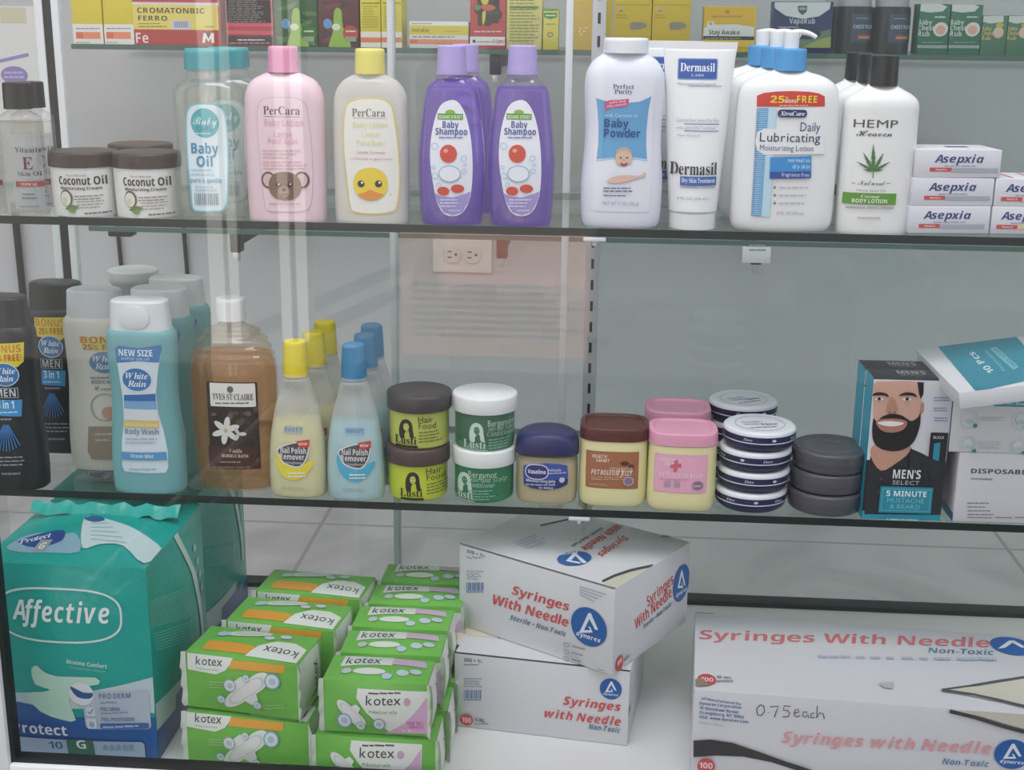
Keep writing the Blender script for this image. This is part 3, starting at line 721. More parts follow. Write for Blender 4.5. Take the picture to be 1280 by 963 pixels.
# --- purple baby shampoo
def shampoo(label, cx, by, dy, level, dx=0, full=False):
    T = Turned('shampoo_bottle', label, 'bottle', cx, by, Z2, 36, .55, 2.4, group='purple baby shampoo bottles')
    r = [(285, 34), (282, 37), (270, 39), (220, 42), (180, 41), (130, 36), (114, 33), (104, 26), (98, 20), (94, 18.5), (92, 16)]
    q = [(283, 32), (280, 35), (270, 37), (220, 40), (180, 39), (116, 32)] + ([(106, 26), (101, 20), (99, 18)] if full else [(level, 30)])
    sh = by - 284
    T.body('body', [(a + sh, b) for a, b in r], CLEAR('#f2ecfb', '#e9e2f4', .05, .07, .7, .02))
    T.body('shampoo', [(a + sh, b) for a, b in q], CLEAR('#dcc8fc', '#b48cf8', .38, .0, .0, trans=.45))
    c = {'k': 1, 'n': 2}
    T.body('cap', [(93 + sh, 19.5, c), (93 + sh, 19.5, c), (88 + sh, 19.5, c), (88 + sh, 18.7, c), (58 + sh, 17.5, c), (58 + sh, 17.5, c), (56.5 + sh, 16, c)], P('#b7a6e3', .38))
    l = T.lab((3.21, 600 + dx / 1, (by - 282)), step=.005)
    L0 = '#eff0fa'
    pts = [(150, 397), (185, 402), (215, 450), (235, 530), (244, 620), (244, 720), (232, 800), (205, 848), (168, 861), (130, 850), (104, 805), (88, 730), (76, 640), (78, 560), (92, 480), (115, 420)]
    l.poly(pts, L0, 3)
    l.poly([(93, 768), (120, 782), (170, 785), (215, 772), (238, 762), (230, 803), (205, 846), (168, 858), (131, 847), (106, 805)], '#a79ad6', 0)
    l.ell(156, 446, 20, 12, '#86b83c'); l.rect(106, 450, 207, 474, '#4f9a3c', 3); l.t('SESAME STREET', 110, 203, 470, 13, '#e8f2c8', 'b')
    l.t('Baby', 126, 190, 507, 26, '#39559c', 'b'); l.t('Shampoo', 98, 224, 535, 26, '#39559c', 'b'); l.small(112, 212, 548, 1, 8, 5, '#6d7fb4', .05)
    # plain bath toys where the photograph's character stands
    l.ell(150, 610, 34, 36, '#d2452f'); l.ell(140, 598, 9, 8, '#f0a08c')
    l.ell(155, 690, 44, 34, '#eef3fa'); l.ring(155, 690, 44, 34, 4, '#8fc0dc')
    l.ell(130, 760, 24, 18, '#d2452f'); l.ell(186, 750, 26, 17, '#d2452f')
    for (bx, by_, br) in ((96, 580, 14), (210, 630, 12), (212, 680, 10), (98, 700, 13), (92, 665, 8), (216, 655, 7), (112, 735, 9)): l.ring(bx, by_, br, br, 2.4, '#9dc3e6')
    l.small(118, 205, 797, 3, 13, 6, '#d9d4ef', .3); l.small(150, 200, 840, 1, 8, 5, '#d9d4ef')
    done(l); return T
T = shampoo('purple baby shampoo bottle with lilac cap, front one beside the yellow capped lotion', 565, 284, 0, 100, -86, True)
T.again(581, 276, 'purple baby shampoo bottle behind the left front one', ymin=.085)
T = shampoo('purple baby shampoo bottle with lilac cap, front one beside the baby powder', 650.5, 284, 0, 108, 0)

# --- baby powder
T = Turned('powder_bottle', 'large white baby powder bottle with blue waisted label and a smiling baby', 'bottle', 775, 286.6, Z2, 45, .6, 2.5)
T.body('body', [(286, 39), (284, 44), (275, 48), (255, 50), (225, 50.5), (195, 48.5), (165, 47.5), (135, 49), (108, 50), (90, 48), (76, 40), (69, 31), (66, 28)], P('#e9eaf6', .4))
c = {'k': 1, 'n': 2}
T.body('cap', [(66, 28.5, c), (66, 28.5, c), (50, 28, c), (50, 28, c), (47.5, 26.5, c), (47, 22, c)], P('#eef0f6', .35))
l = T.lab(Z3_)
l.rect(458, 320, 690, 850, '#ecedf7', 16)
l.poly([(466, 394), (500, 404), (540, 408), (600, 412), (640, 408), (687, 388), (676, 440), (668, 520), (666, 580), (670, 640), (620, 632), (570, 630), (520, 634), (468, 640), (475, 580), (476, 500), (472, 440)], '#6aabd9', 0)
l.line([(466, 646), (520, 638), (570, 634), (620, 637), (672, 646)], 4, '#a8d0ec')
l.t('Perfect', 534, 618, 356, 18, '#56618c', 's'); l.t('Purity', 540, 612, 376, 18, '#56618c', 's')
l.poly([(502, 410), (520, 402), (560, 400), (598, 396), (594, 424), (570, 430), (530, 432), (504, 446)], '#d8538d', 0); l.tq('soft and', (520, 417), (584, 409), (0, -9), '#f7d7e5', 'b'); l.tq('silky smooth', (510, 432), (588, 421), (0, -9), '#f7d7e5', 'b')
l.t('with Cornstarch', 502, 632, 470, 14, '#d7ecf8', 'r'); l.t('Baby', 500, 596, 511, 32, '#234b8c', 'b'); l.t('Powder', 499, 642, 551, 32, '#234b8c', 'b')
SK = '#e2bfae'
l.poly([(508, 722), (530, 690), (560, 668), (600, 664), (626, 684), (656, 684), (662, 700), (640, 712), (600, 716), (570, 730), (530, 732)], '#e6e8f2', 3)
l.poly([(512, 724), (540, 706), (590, 702), (640, 704), (660, 690), (662, 706), (630, 714), (580, 730), (530, 734)], SK, 3)
l.ell(577, 630, 33, 38, SK); l.poly([(546, 620), (552, 600), (577, 590), (602, 600), (608, 620), (590, 606), (564, 606)], '#cdb19b', 3)
for ex in (565, 590): l.ell(ex, 632, 4, 3.6, '#4a3a36')
l.ell(577, 641, 4, 3, '#cf9f8e'); l.poly([(562, 652), (577, 656), (593, 651), (586, 665), (570, 665)], '#a55a55', 3)
l.small(496, 612, 757, 2, 12, 6, '#77809c', .2); l.small(496, 588, 786, 1, 9, 5, '#77809c', .1); l.t('NET WT 9 OZ (255 g)', 494, 634, 822, 14, '#9aa0b4', 'r')
done(l)

# --- white lotion tubes standing on their caps
T = Turned('lotion_tube', 'white lotion tube standing on its cap, front one with blue label beside the baby powder', 'tube', 864.5, 288, Z2, 28, 1, 2, group='white lotion tubes')
c = {'k': 1, 'n': 2}
T.body('cap', [(288, 27, c), (287, 28.5, c), (287, 28.5, c), (265, 29, c), (265, 29, c), (264, 28, c)], P('#edeef0', .35), own=False)
T.secs = T.rings([(264, 27.5, {'k': 1}), (262, 30, {'k': 1}), (255, 30.5, {'k': .98}), (210, 34, {'k': .75}), (150, 38.5, {'k': .47}), (100, 42, {'k': .24}), (66, 45, {'k': .08}), (62, 46, {'k': .04}), (62, 46, {'k': .04}), (52, 46.5, {'k': .035}), (52, 46.5, {'k': .035})])
mbt = MB(); add_loft(mbt, T.secs, P('#eff0f2', .36), 48)
l = T.lab(Z3_, 'body'); l.mb = mbt
l.rect(797, 236, 959, 322, '#7f9ad2', 8); l.rect(801, 240, 955, 318, '#3157a8', 6); l.t('Dermasil', 808, 948, 289, 34, '#f2f6fc', 's'); l.t('LABS', 852, 902, 309, 10, '#c7d6ef', 's')
l.t('Pharmaceutical Research', 798, 950, 344, 10, '#7b83a6', 'r'); l.rect(840, 347, 974, 349.5, '#5d74ae')
l.t('Controls Even Severe Dry Skin', 792, 960, 492, 15, '#a3a7b4', 'r'); l.rect(822, 499, 962, 502, '#4c62a8'); l.t('with Lipid & EFA Treatment', 792, 946, 522, 13, '#a3a7b4', 'r'); l.rect(822, 527, 958, 530, '#4c62a8'); l.t('Hypo Allergenic', 796, 886, 550, 10, '#a3a7b4', 'r')
l.t('Dermasil', 768, 950, 703, 50, '#1f2026', 's'); l.rect(806, 710, 946, 746, '#3b62ae'); l.t('Dry Skin Treatment', 812, 940, 734, 18, '#e8effa', 's'); l.t('ORIGINAL LOTION', 806, 940, 757, 8, '#74798a', 'r'); l.t('8 FL OZ (236 mL)', 796, 914, 802, 12, '#9b9fa8', 'r')
done(l)
T.behind(-.0285, .05, 'second white lotion tube, peeping out on the left of the front tube')

# --- white pump bottles
T = Turned('pump_bottle', 'white lubricating lotion pump bottle with blue collar, front one with red label band', 'bottle', 974, 289, Z2, 57, .5, 2.8, group='white lotion pump bottles')
T.body('body', [(289, 52), (287, 57), (276, 62), (250, 63.5), (200, 64), (150, 63.5), (118, 62), (104, 56), (95, 42), (90, 26), (87, 19), (86, 18)], P('#eff0f1', .36))
c = {'k': 1, 'n': 2}
T.body('collar', [(88, 20, c), (88, 20, c), (62, 19.3, c), (62, 19.3, c), (60.5, 18, c), (60, 12, c)], P('#4f9fdb', .38), rib=(44, .012))
def pumphead(mb, T):
    z0, z1 = T.z(60.5), T.z(39); sc = T.sc
    add_loft(mb, cr([(z0, 9 * sc, 9 * sc, 2), (z0, 9 * sc, 9 * sc, 2), (z1 - .002, 9.5 * sc, 9.5 * sc, 2), (z1, 9 * sc, 9 * sc, 2)], 3), P('#f0f1f2', .35), 26)
    pts = []; rr = []
    for k in range(12):
        t = k / 11; a = math.radians(-12)
        pts.append((math.cos(a) * (-8 + 37 * t) * sc, math.sin(a) * (-8 + 37 * t) * sc, z1 - .0035 + .0035 * math.sin(t * 2.6) - .0035 * t ** 3)); rr.append((4.6 - 2.2 * t) * sc)
    add_tube(mb, pts, rr, P('#f0f1f2', .35), 12)
mb = MB(); pumphead(mb, T); mb.build('pump', T.root)
l = T.lab(Z4_)
l.poly([(212, 427), (213, 384), (240, 372), (290, 366), (350, 364), (420, 367), (460, 374), (484, 386), (484, 426)], '#cf3a30', 0)
l.t('25', 266, 322, 411, 27, '#f4d73a', 'b'); l.t('%', 324, 338, 398, 12, '#f4d73a', 'b'); l.t('MORE', 324, 368, 412, 13, '#fbeedd', 'b'); l.t('FREE', 371, 452, 411, 27, '#f4d73a', 'b'); l.small(302, 418, 424, 1, 5, 4, '#f0b9a8', .05, 9)
l.rect(212, 431, 276, 866, '#bfe0f1'); 
for k in range(58): l.rect(212 - k * .42, 433 + k * 7.48, 258 - k * .5, 437.6 + k * 7.48, '#4f9bd0'); l.off -= .00009
l._ly()
l.poly([(206, 566), (214, 530), (240, 514), (300, 516), (480, 516), (482, 616), (240, 618), (214, 602)], '#eff0f1', 0)
l.rect(294, 438, 411, 469, '#1d2d66', 14); l.t('XtraCare', 303, 402, 462, 17, '#eef2fb', 'si')
l.t('Daily', 384, 464, 525, 36, '#3c4378', 'r'); l.t('Lubricating', 224, 464, 567, 36, '#272d5e', 'r'); l.t('Moisturizing Lotion', 224, 436, 602, 22, '#5b6192', 'r')
l.poly([(264, 628), (428, 623), (426, 684), (262, 686)], '#3a92d4'); l.poly([(262, 686), (426, 684), (425, 712), (261, 714)], '#294f9f')
l.t('normal to', 334, 422, 648, 17, '#dcf0fb', 'r'); l.t('dry skin', 352, 420, 673, 17, '#dcf0fb', 'r'); l.t('fragrance free', 308, 418, 705, 16, '#dfe8f8', 'r')
for k in range(3):
    y = 748 + k * 31; l.poly([(281, y - 8), (287, y + 1), (285, y + 6), (277, y + 6), (275, y + 1)], '#7d8791'); l.small(298, 418 - k * 10, y + 5, 1, 9, 7, '#c0c3cb', .05)
l.t('20 FL OZ (591 mL)', 288, 398, 858, 13, '#8b8f99', 'r')
done(l)
T.again(957, 283, 'white lotion pump bottle with blue collar, second in the row behind the front one', ymin=.085)
T.again(940, 277, 'white lotion pump bottle with blue collar, rearmost in the row', ymin=.17)

# --- hemp lotion bottles
T = Turned('lotion_bottle', 'white hemp lotion bottle with black cap and green leaf, front one of three', 'bottle', 1088, 290.6, Z2, 42, .58, 2.5, group='white hemp lotion bottles')
T.body('body', [(290, 38), (288, 43), (282, 45), (200, 46.5), (150, 46.5), (130, 46), (120, 40), (112, 27), (108, 20), (105, 18)], P('#eeefee', .36))
T.body('cap', [(107, 18, c), (107, 18, c), (70, 17.3, c), (70, 17.3, c), (69, 16, c)], P('#151516', .3), rib=(44, .01))
l = T.lab(Z4_)
l.t('HEMP', 602, 776, 511, 32, '#4f4c4a', 'r'); l.t('Heaven', 612, 752, 545, 26, '#3c3a39', 'sc')
G1 = '#4c7a45'
for ang, ln, wd in ((90, 96, 13), (62, 74, 11), (118, 74, 11), (30, 66, 9), (150, 66, 9), (8, 36, 6), (172, 36, 6)):
    a = math.radians(ang); bx, by = 676, 684; d = (math.cos(a), -math.sin(a)); n = (-d[1], d[0]); pr = []
    if ang in (62, 30): bx += 2
    ks = 10; up = []; dn = []
    for k in range(ks + 1):
        t = k / ks; w = wd * .62 * math.sin(math.pi * t ** .8) * (1.1 if k % 2 else .82); w = max(w, .4)
        up.append((bx + d[0] * ln * 1.12 * t + n[0] * w, by + d[1] * ln * 1.12 * t + n[1] * w)); dn.append((bx + d[0] * ln * 1.12 * t - n[0] * w, by + d[1] * ln * 1.12 * t - n[1] * w))
    l.poly(up + dn[::-1], G1 if ang % 4 else '#3f6c3c', 0); l.off -= .00004
l.line([(676, 680), (674, 712)], 3.5, G1)
l.t('Natural', 616, 722, 740, 20, '#56534f', 'sc'); l.rect(592, 732, 607, 734.5, '#77736f'); l.rect(727, 732, 744, 734.5, '#77736f')
l.t('Hemp Seed Oil', 612, 724, 766, 10, '#9a9793', 'r'); l.rect(561, 772, 766, 817, '#5d9a2e'); l.t('Coconut', 628, 700, 791, 12, '#e4f0cf', 'si'); l.t('BODY LOTION', 594, 730, 811, 15, '#eef6e0', 'b')
l.small(572, 756, 834, 1, 8, 7, '#b3b0ac', 0, 3); l.small(614, 704, 874, 1, 8, 7, '#c6c4c0', 0, 3)
done(l)
T.again(1073, 285, 'white hemp lotion bottle with black cap, middle one of the row', ymin=.075)
T.again(1058, 280, 'white hemp lotion bottle with black cap, rearmost one of the row', ymin=.145)

# --- small soap cartons, two stacks
def soap(label, bl, br, h, Zb, zm, tx, ty, second, group, hpx):
    B = Carton('soap_carton', label, 'carton', bl, br, Zb, h, .055, '#dcdce4', group, ymin=.004)
    l = B.face('front', zm); x0, x1 = tx
    l.t('Asepxia', x0, x1, ty, 30, '#32407e', 'bi'); w = x1 - x0
    l.small(x0 + w * .2, x0 + w * .95, ty + 15, 1, 6, 4, '#9aa0b4', .2)
    l.rect(x0 - w * .1, ty + 20, x0 + w * .34, ty + 36, '#c8504c'); l.t('Neutro', x0 + w * .02, x0 + w * .24, ty + 32, 8, '#f0d8d6', 'b')
    l.rect(x0 + w * .34, ty + 22, x0 + w * 1.28, ty + 38, second)
    t = B.face('top', zm)
    return B, l, t
hs = (at_y(1185, 222.5, .006).z - at_y(1185, 257.5, .006).z)
B1, l, t = soap('small white soap carton, bottom one of the tall stack beside the hemp lotion', (1135, 292), (1235.5, 292.5), hs, Z2, Z4_, (878, 1068), 876, '#a9adba', 'white soap cartons', 0); B1.done()
B2, l, t = soap('small white soap carton, middle one of the tall stack beside the hemp lotion', (1136, 257.5), (1236.5, 257.8), hs, Z2 + hs + .0003, Z4_, (888, 1078), 764, '#a9adba', 'white soap cartons', 0)
B2.M = Matrix.Translation((B1.loc.x + .0008, B1.loc.y + .001, Z2 + hs + .0003)) @ Matrix.Rotation(B1.rz + .01, 4, 'Z'); B2.done()
B3, l, t = soap('small white soap carton with an open top slot, on top of the tall stack', (1139, 222), (1242, 222), hs, Z2 + 2 * hs + .0006, Z4_, (906, 1098), 650, '#a9adba', 'white soap cartons', 0)
B3.fill(t, '#3a3a40', (.45, .45, .72, .62))
B3.M = Matrix.Translation((B1.loc.x + .004, B1.loc.y + .002, Z2 + 2 * hs + .0006)) @ Matrix.Rotation(B1.rz - .01, 4, 'Z'); B3.done()
D1, l, t = soap('small white soap carton with orange trim, bottom one of the right edge stack', (1237.5, 292.5), (1340, 294), hs, Z2, Z4_, (1188, 1380), 880, '#e3c79c', 'white soap cartons', 0); D1.done()
D2, l, t = soap('small white soap carton with orange trim, upper one of the right edge stack', (1238.5, 257.5), (1341, 259), hs, Z2 + hs + .0003, Z4_, (1196, 1390), 768, '#e3c79c', 'white soap cartons', 0)
for k in range(3): D2.fill(t, '#d98a6a', (.2 + k * .25, .1, .24 + k * .25, .9))
D2.M = Matrix.Translation((D1.loc.x + .0006, D1.loc.y + .001, Z2 + hs + .0003)) @ Matrix.Rotation(D1.rz, 4, 'Z'); D2.done()

# ================================================================== MIDDLE CASE SHELF
A1, A2, A3, A4 = (3.01, 0, 320), (2.833, 300, 320), (3.556, 620, 440), (3.568, 940, 400)
def wash_body(T, base, m, sh=0, k=1.0, y0=616, cap_m=None, cap=(373, 409)):
    """waisted wash bottle: rows are those of the front teal bottle"""
    def r(y, h): return (base + (y - 616) * k, h * k)
    T.body('body', [r(616, 36), r(613, 41), r(606, 44), r(570, 45), (r(530, 43)), r(495, 41), r(460, 42), r(430, 43.5), r(417, 43), r(411, 40), r(409, 36)], m)
    c = {}
    T.body('cap', [r(411, 38), r(411, 38), r(380, 36), r(376, 35.5), r(374, 33), r(373.5, 28)], cap_m)
def rain_logo(l, cx, cy, rx, ry, ink='#eef4fb', bg='#3f7cba'):
    l.ell(cx, cy, rx, ry, '#dfeaf4'); l.ell(cx, cy, rx * .94, ry * .93, bg)
    l.t('White', cx - rx * .74, cx + rx * .74, cy - ry * .06, ry * .52, ink, 'si'); l.t('Rain', cx - rx * .6, cx + rx * .62, cy + ry * .58, ry * .52, ink, 'si')

# --- black wash bottles for men
BLKP = P('#1d1f23', .34); BLKC = P('#222428', .36)
def men(label, cx, by, k, zm, lx, ly, s):
    T = Turned('wash_bottle', label, 'bottle', cx, by, Z3, 36 * k, .62, 2.6, group='black wash bottles for men')
    wash_body(T, by - 1, BLKP, k=k, cap_m=BLKC)
    l = T.lab(zm)
    X = lambda a: lx + a * s; Y = lambda a: ly + a * s
    l.poly([(X(-62), Y(232)), (X(58), Y(232)), (X(58), Y(300)), (X(40), Y(318)), (X(-50), Y(304)), (X(-60), Y(290))], '#ecd83c')
    l.t('BONUS', X(-56), X(50), Y(264), 26 * s, '#d98a2e', 'b'); l.t('25% FREE!', X(-44), X(52), Y(294), 22 * s, '#cc4d35', 'b')
    rain_logo(l, X(0), Y(342), 46 * s, 42 * s)
    l.rect(X(-38), Y(388), X(44), Y(424), '#b9bfc6'); l.rect(X(-36), Y(390), X(42), Y(422), '#24272b'); l.t('MEN', X(-30), X(36), Y(419), 26 * s, '#cfd4da', 'b')
    l.poly([(X(-34), Y(428)), (X(56), Y(432)), (X(56), Y(490)), (X(-32), Y(484))], '#3d93cf'); l.t('3 in 1', X(-24), X(32), Y(460), 26 * s, '#e9f4fc', 'b'); l.small(X(-24), X(44), Y(476), 1, 8, 5 * s, '#b8dcf2')
    l.small(X(-20), X(40), Y(500), 1, 8, 6 * s, '#8a929a')
    for i in range(9):
        a = math.radians(-38 + i * 9.5); l.line([(X(8 + 12 * math.sin(a)), Y(516)), (X(12 + 70 * math.sin(a)), Y(516 + 92 * math.cos(a)))], 4.2 * s, '#2f6ea8'); l.off -= .00009
    l._ly(); l.small(X(-22), X(84), Y(632), 3, 14, 5 * s, '#8f969d', .2); l.small(X(-4), X(60), Y(690), 1, 9, 7 * s, '#7e858c', .1)
    done(l); return T
men('black wash bottle for men with yellow bonus band, at the front left picture edge', 19, 613, 1.0, A1, 16, 82, 1.07)
men('black wash bottle for men with yellow bonus band, standing behind the cream body wash', 86, 566, .88, A1, 190, 0, 1.0)

# --- cream body wash
T = Turned('wash_bottle', 'cream body wash bottle with pale cap, left of the front teal bottle', 'bottle', 134, 587, Z3, 34, .62, 2.6)
wash_body(T, 586, P('#e9e5d8', .36), k=.93, cap_m=P('#dfe2e6', .36))
l = T.lab(A1)
l.poly([(296, 304), (470, 304), (466, 356), (440, 366), (312, 352)], '#e2d36a'); l.t('BONUS', 304, 470, 330, 24, '#cf7a3c', 'b'); l.t('25% FREE', 312, 462, 355, 20, '#c06a45', 'b')
rain_logo(l, 392, 402, 60, 44, '#e4ebf3', '#6f93b8'); l.small(340, 450, 462, 1, 9, 6, '#9a9788'); l.t('BODY WASH', 344, 452, 482, 12, '#7f8a94', 'b'); l.t('Creamy', 356, 452, 506, 16, '#8d8474', 'sc')
l.ring(395, 570, 52, 52, 4, '#b4ab98'); l.ell(410, 590, 26, 22, '#d3a48e')
l.poly([(336, 640), (466, 640), (470, 720), (462, 765), (350, 762), (334, 735)], '#a59684', 0); l.small(362, 450, 672, 4, 22, 7, '#cdc3b4', .3)
done(l)
# rear cream bottle with a wide cap
T2 = Turned('wash_bottle', 'cream bottle with wide white cap, behind the two teal bottles', 'bottle', 181, 560, Z3, 32, .62, 2.6, ymin=.17)
c = {'k': 1, 'n': 2}
T2.body('body', [(560, 31), (557, 35), (500, 36), (440, 35), (400, 36), (388, 34), (378, 22), (374, 20)], P('#dcd8c6', .36))
T2.body('cap', [(376, 22, c), (366, 22, c), (356, 26, c), (350, 30, c), (346, 31, c), (346, 31, c), (338, 31, c), (338, 31, c), (336.5, 29, c), (336, 24, c)], P('#e3e5e6', .36))

# --- teal body wash
TEAL = CLEAR('#cdeeee', '#97d3d8', .90, .035, .15, .25, .3)
CAPW = P('#e3e8ea', .34)
T = Turned('wash_bottle', 'teal body wash bottle with white cap and NEW SIZE label, front one of three', 'bottle', 190, 616.5, Z3, 38, .62, 2.6, group='teal body wash bottles')
wash_body(T, 616, TEAL, cap_m=CAPW)
mb = MB(); sc = T.sc; zc = T.z(393); yc = -37.5 * sc * .62
add_loft(mb, [(0, 0.0155, .012, 2.2), (.0012, .0155, .012, 2.2), (.0014, .0148, .0113, 2.2)], CAPW, 28)
mb.v = [(v[0], yc + .0012 - v[2] * 1.2, zc + v[1]) for v in mb.v]; mb.f = [tuple(reversed(f)) for f in mb.f]; mb.build('flip_tab', [o for o in T.root.children if o.name.startswith('cap')][0])
l = T.lab(A1)
l.poly([(430, 350), (448, 338), (520, 346), (600, 338), (604, 350), (590, 440), (584, 520), (592, 590), (612, 660), (628, 740), (630, 800), (622, 817), (560, 816), (470, 810), (460, 790), (458, 700), (466, 620), (460, 540), (446, 450)], '#dde8f0', 0)
l.poly([(430, 350), (448, 338), (520, 346), (600, 338), (604, 350), (594, 404), (520, 396), (438, 404)], '#3f80bd', 0)
l.t('NEW SIZE', 446, 572, 377, 23, '#f0f6fb', 'b'); l.t('SUPER VALUE', 456, 562, 393, 10, '#a9cbe8', 'b')
rain_logo(l, 514, 466, 57, 46)
l.poly([(466, 524), (582, 520), (584, 548), (466, 546)], '#3b6fae'); l.poly([(466, 546), (584, 548), (588, 580), (468, 575)], '#7fa9d0'); l.poly([(468, 575), (588, 580), (594, 622), (466, 616)], '#d9dde2')
l.poly([(466, 620), (594, 620), (598, 648), (464, 642)], '#dfc26c'); l.t('Moisturizing', 474, 590, 641, 13, '#e9dfb4', 'b')
l.t('Body Wash', 472, 596, 670, 19, '#7f8ea2', 'b'); l.small(474, 600, 690, 2, 14, 6, '#b3bcc8', .3)
l.poly([(460, 736), (622, 738), (626, 768), (458, 765)], '#5b9acb'); l.t('Ocean Mist', 496, 580, 757, 13, '#dcebf6', 'b'); l.small(490, 590, 803, 1, 9, 6, '#b3bcc8', 0, 3)
done(l)
T.again(213, 600, 'teal body wash bottle with white cap, middle one of the diagonal row', ymin=.065)
T.again(233, 580, 'teal body wash bottle with white cap, rearmost one beside the amber bubble bath', ymin=.125)

# --- amber bubble bath
T = Turned('bubble_bath_bottle', 'clear bottle of amber bubble bath with white cap and black flower label', 'bottle', 299, 611, Z3, 44, .62, 2.8)
c = {'k': 1, 'n': 2}
T.body('body', [(611, 38), (608, 43), (601, 47), (560, 50.5), (500, 53), (465, 53.5), (450, 52), (446, 50), (442, 51.5), (437, 47), (433, 48.5), (427, 42), (423, 43.5), (417, 34), (413, 35.5), (408, 24), (404, 17, c), (403, 14, c), (397, 14, c)], CLEAR('#faf3e8', '#f0e6d8', .05, .06, .6, .03))
T.body('bubble_bath', [(609, 36), (605, 42), (598, 45), (560, 48.5), (500, 51), (465, 51.5), (450, 49), (440, 46)], CLEAR('#fcead2', '#f6ba7a', .30, .0, .0, trans=.6))
T.body('cap', [(399, 18.5, c), (399, 18.5, c), (374, 18.3, c), (374, 18.3, c), (372, 16.5, c), (371.5, 12, c)], P('#eceded', .36))
l = T.lab(A1)
l.rect(786, 474, 972, 802, '#322622', 6)
l.rect(792, 478, 960, 566, '#ece9e4', 4); l.ell(868, 501, 12, 13, '#6b6661'); l.small(812, 940, 555, 1, 8, 5, '#77726c', .05); l.t('YVES ST CLAIRE', 802, 952, 540, 23, '#4a4541', 's')
random.seed(11)
for k in range(26):
    x, y = random.uniform(800, 962), random.uniform(576, 700); l.ell(x, y, random.uniform(8, 15), random.uniform(6, 12), random.choice(['#5b4a44', '#443631', '#6d5d55', '#3a2c28']), 12); l.off -= .00008
l._ly()
for k in range(6):
    a = k * math.pi / 3 + .35; l.ell(852 + 27 * math.cos(a), 655 - 27 * math.sin(a), 27, 11, '#e2dfdb', 18, rot=a); l.off -= .00008
l._ly(); l.ell(852, 655, 8, 8, '#c9b98c')
for k in range(3): a = k * 2.1; l.ell(900 + 14 * math.cos(a), 668 - 14 * math.sin(a), 15, 7, '#d2cec9', 14, rot=a)
l.rect(788, 716, 970, 800, '#4a2722'); l.t('Vanilla', 866, 912, 738, 14, '#d9c7b4', 'si'); l.t('BUBBLE BATH', 838, 934, 756, 11, '#d9c7b4', 'b'); l.small(830, 930, 776, 1, 9, 5, '#a98f80'); l.small(800, 950, 796, 1, 9, 5, '#8f7668', 0)
done(l)

# --- nail polish remover
def remover(label, cx, by, liquid, liq_body, capc, accent, zx, y0, group):
    T = Turned('polish_remover_bottle', label, 'bottle', cx, by, Z3, 32, .62, 2.4, group=group); c = {'k': 1, 'n': 2}; d = by - 624
    T.body('body', [(623 + d, 29), (621 + d, 33), (614 + d, 35), (595 + d, 36), (570 + d, 35.5), (545 + d, 33.5), (515 + d, 28), (490 + d, 21), (476 + d, 17, c), (473 + d, 15, c), (471 + d, 16.5, c), (467 + d, 15, c)],
           CLEAR('#fafaf8', '#f2f3f1', .52, .03, .2, .2))
    T.body('remover', [(622 + d, 28), (619 + d, 32), (595 + d, 34.8), (570 + d, 34.3), (545 + d, 32.3), (524 + d, 28.5)], P(liq_body, .5))
    T.body('cap', [(471 + d, 15.8, c), (471 + d, 15.8, c), (446 + d, 15, c), (430 + d, 13.8, c), (430 + d, 13.8, c), (428 + d, 12.5, c), (427.5 + d, 9, c)], P(capc, .38), rib=(44, .018))
    l = T.lab(A2); X = lambda a: a + zx; Y = lambda a: a + y0
    l.t('SWEET', X(-30), X(30), Y(630), 14, '#5f8fc4', 'b'); l.ring(X(0), Y(624), 33, 13, 2, '#7da6d2', pw=6)
    l.poly([(X(-58), Y(706)), (X(-20), Y(742)), (X(20), Y(752)), (X(66), Y(730)), (X(68), Y(750)), (X(40), Y(786)), (X(0), Y(800)), (X(-40), Y(780)), (X(-60), Y(740))], accent, 3)
    l.poly([(X(-56), Y(690)), (X(-20), Y(672)), (X(30), Y(662)), (X(56), Y(668)), (X(52), Y(712)), (X(34), Y(748)), (X(6), Y(754)), (X(-34), Y(740)), (X(-52), Y(712))], '#e5e6e4', 3)
    l.poly([(X(-52), Y(692)), (X(-20), Y(676)), (X(28), Y(666)), (X(51), Y(672)), (X(48), Y(710)), (X(31), Y(744)), (X(6), Y(749)), (X(-31), Y(735)), (X(-48), Y(711))], '#4a4a50', 3)
    l.poly([(X(12), Y(662)), (X(56), Y(658)), (X(56), Y(684)), (X(22), Y(688))], '#cf4338', 0); l.t('NEW!', X(20), X(50), Y(677), 9, '#f7e0d8', 'b')
    l.t('Nail Polish', X(-44), X(46), Y(705), 20, '#e6e6e8', 'b'); l.t('Remover', X(-46), X(40), Y(726), 19, '#e6e6e8', 'b')
    l.t('Strengthening', X(-24), X(32), Y(741), 8, '#c9cacd', 'b'); l.small(X(-16), X(46), Y(776), 2, 11, 5, '#f2f2e6', .2); l.t('6 FL OZ (177 mL)', X(-40), X(40), Y(834), 11, '#8e948c', 'r')
    done(l); return T
T = remover('yellow nail polish remover bottle with yellow cap, front one of its row', 375, 622, 0, '#f1e8a0', '#ead62c', '#ecd94a', 188, -6, 'yellow nail polish remover bottles')
T.again(397, 608, 'yellow nail polish remover bottle with yellow cap, middle one of its row', ymin=.048)
T.again(411, 595, 'yellow nail polish remover bottle with yellow cap, rearmost one of its row', ymin=.098)
T = remover('blue nail polish remover bottle with blue cap, front one of its row', 446, 626, 0, '#a6dcea', '#3d87b4', '#4fb0d4', 405, 0, 'blue nail polish remover bottles')
T.again(460, 614, 'blue nail polish remover bottle with blue cap, middle one of its row', ymin=.048)
T.again(468, 604, 'blue nail polish remover bottle with blue cap, rearmost one of its row', ymin=.094)

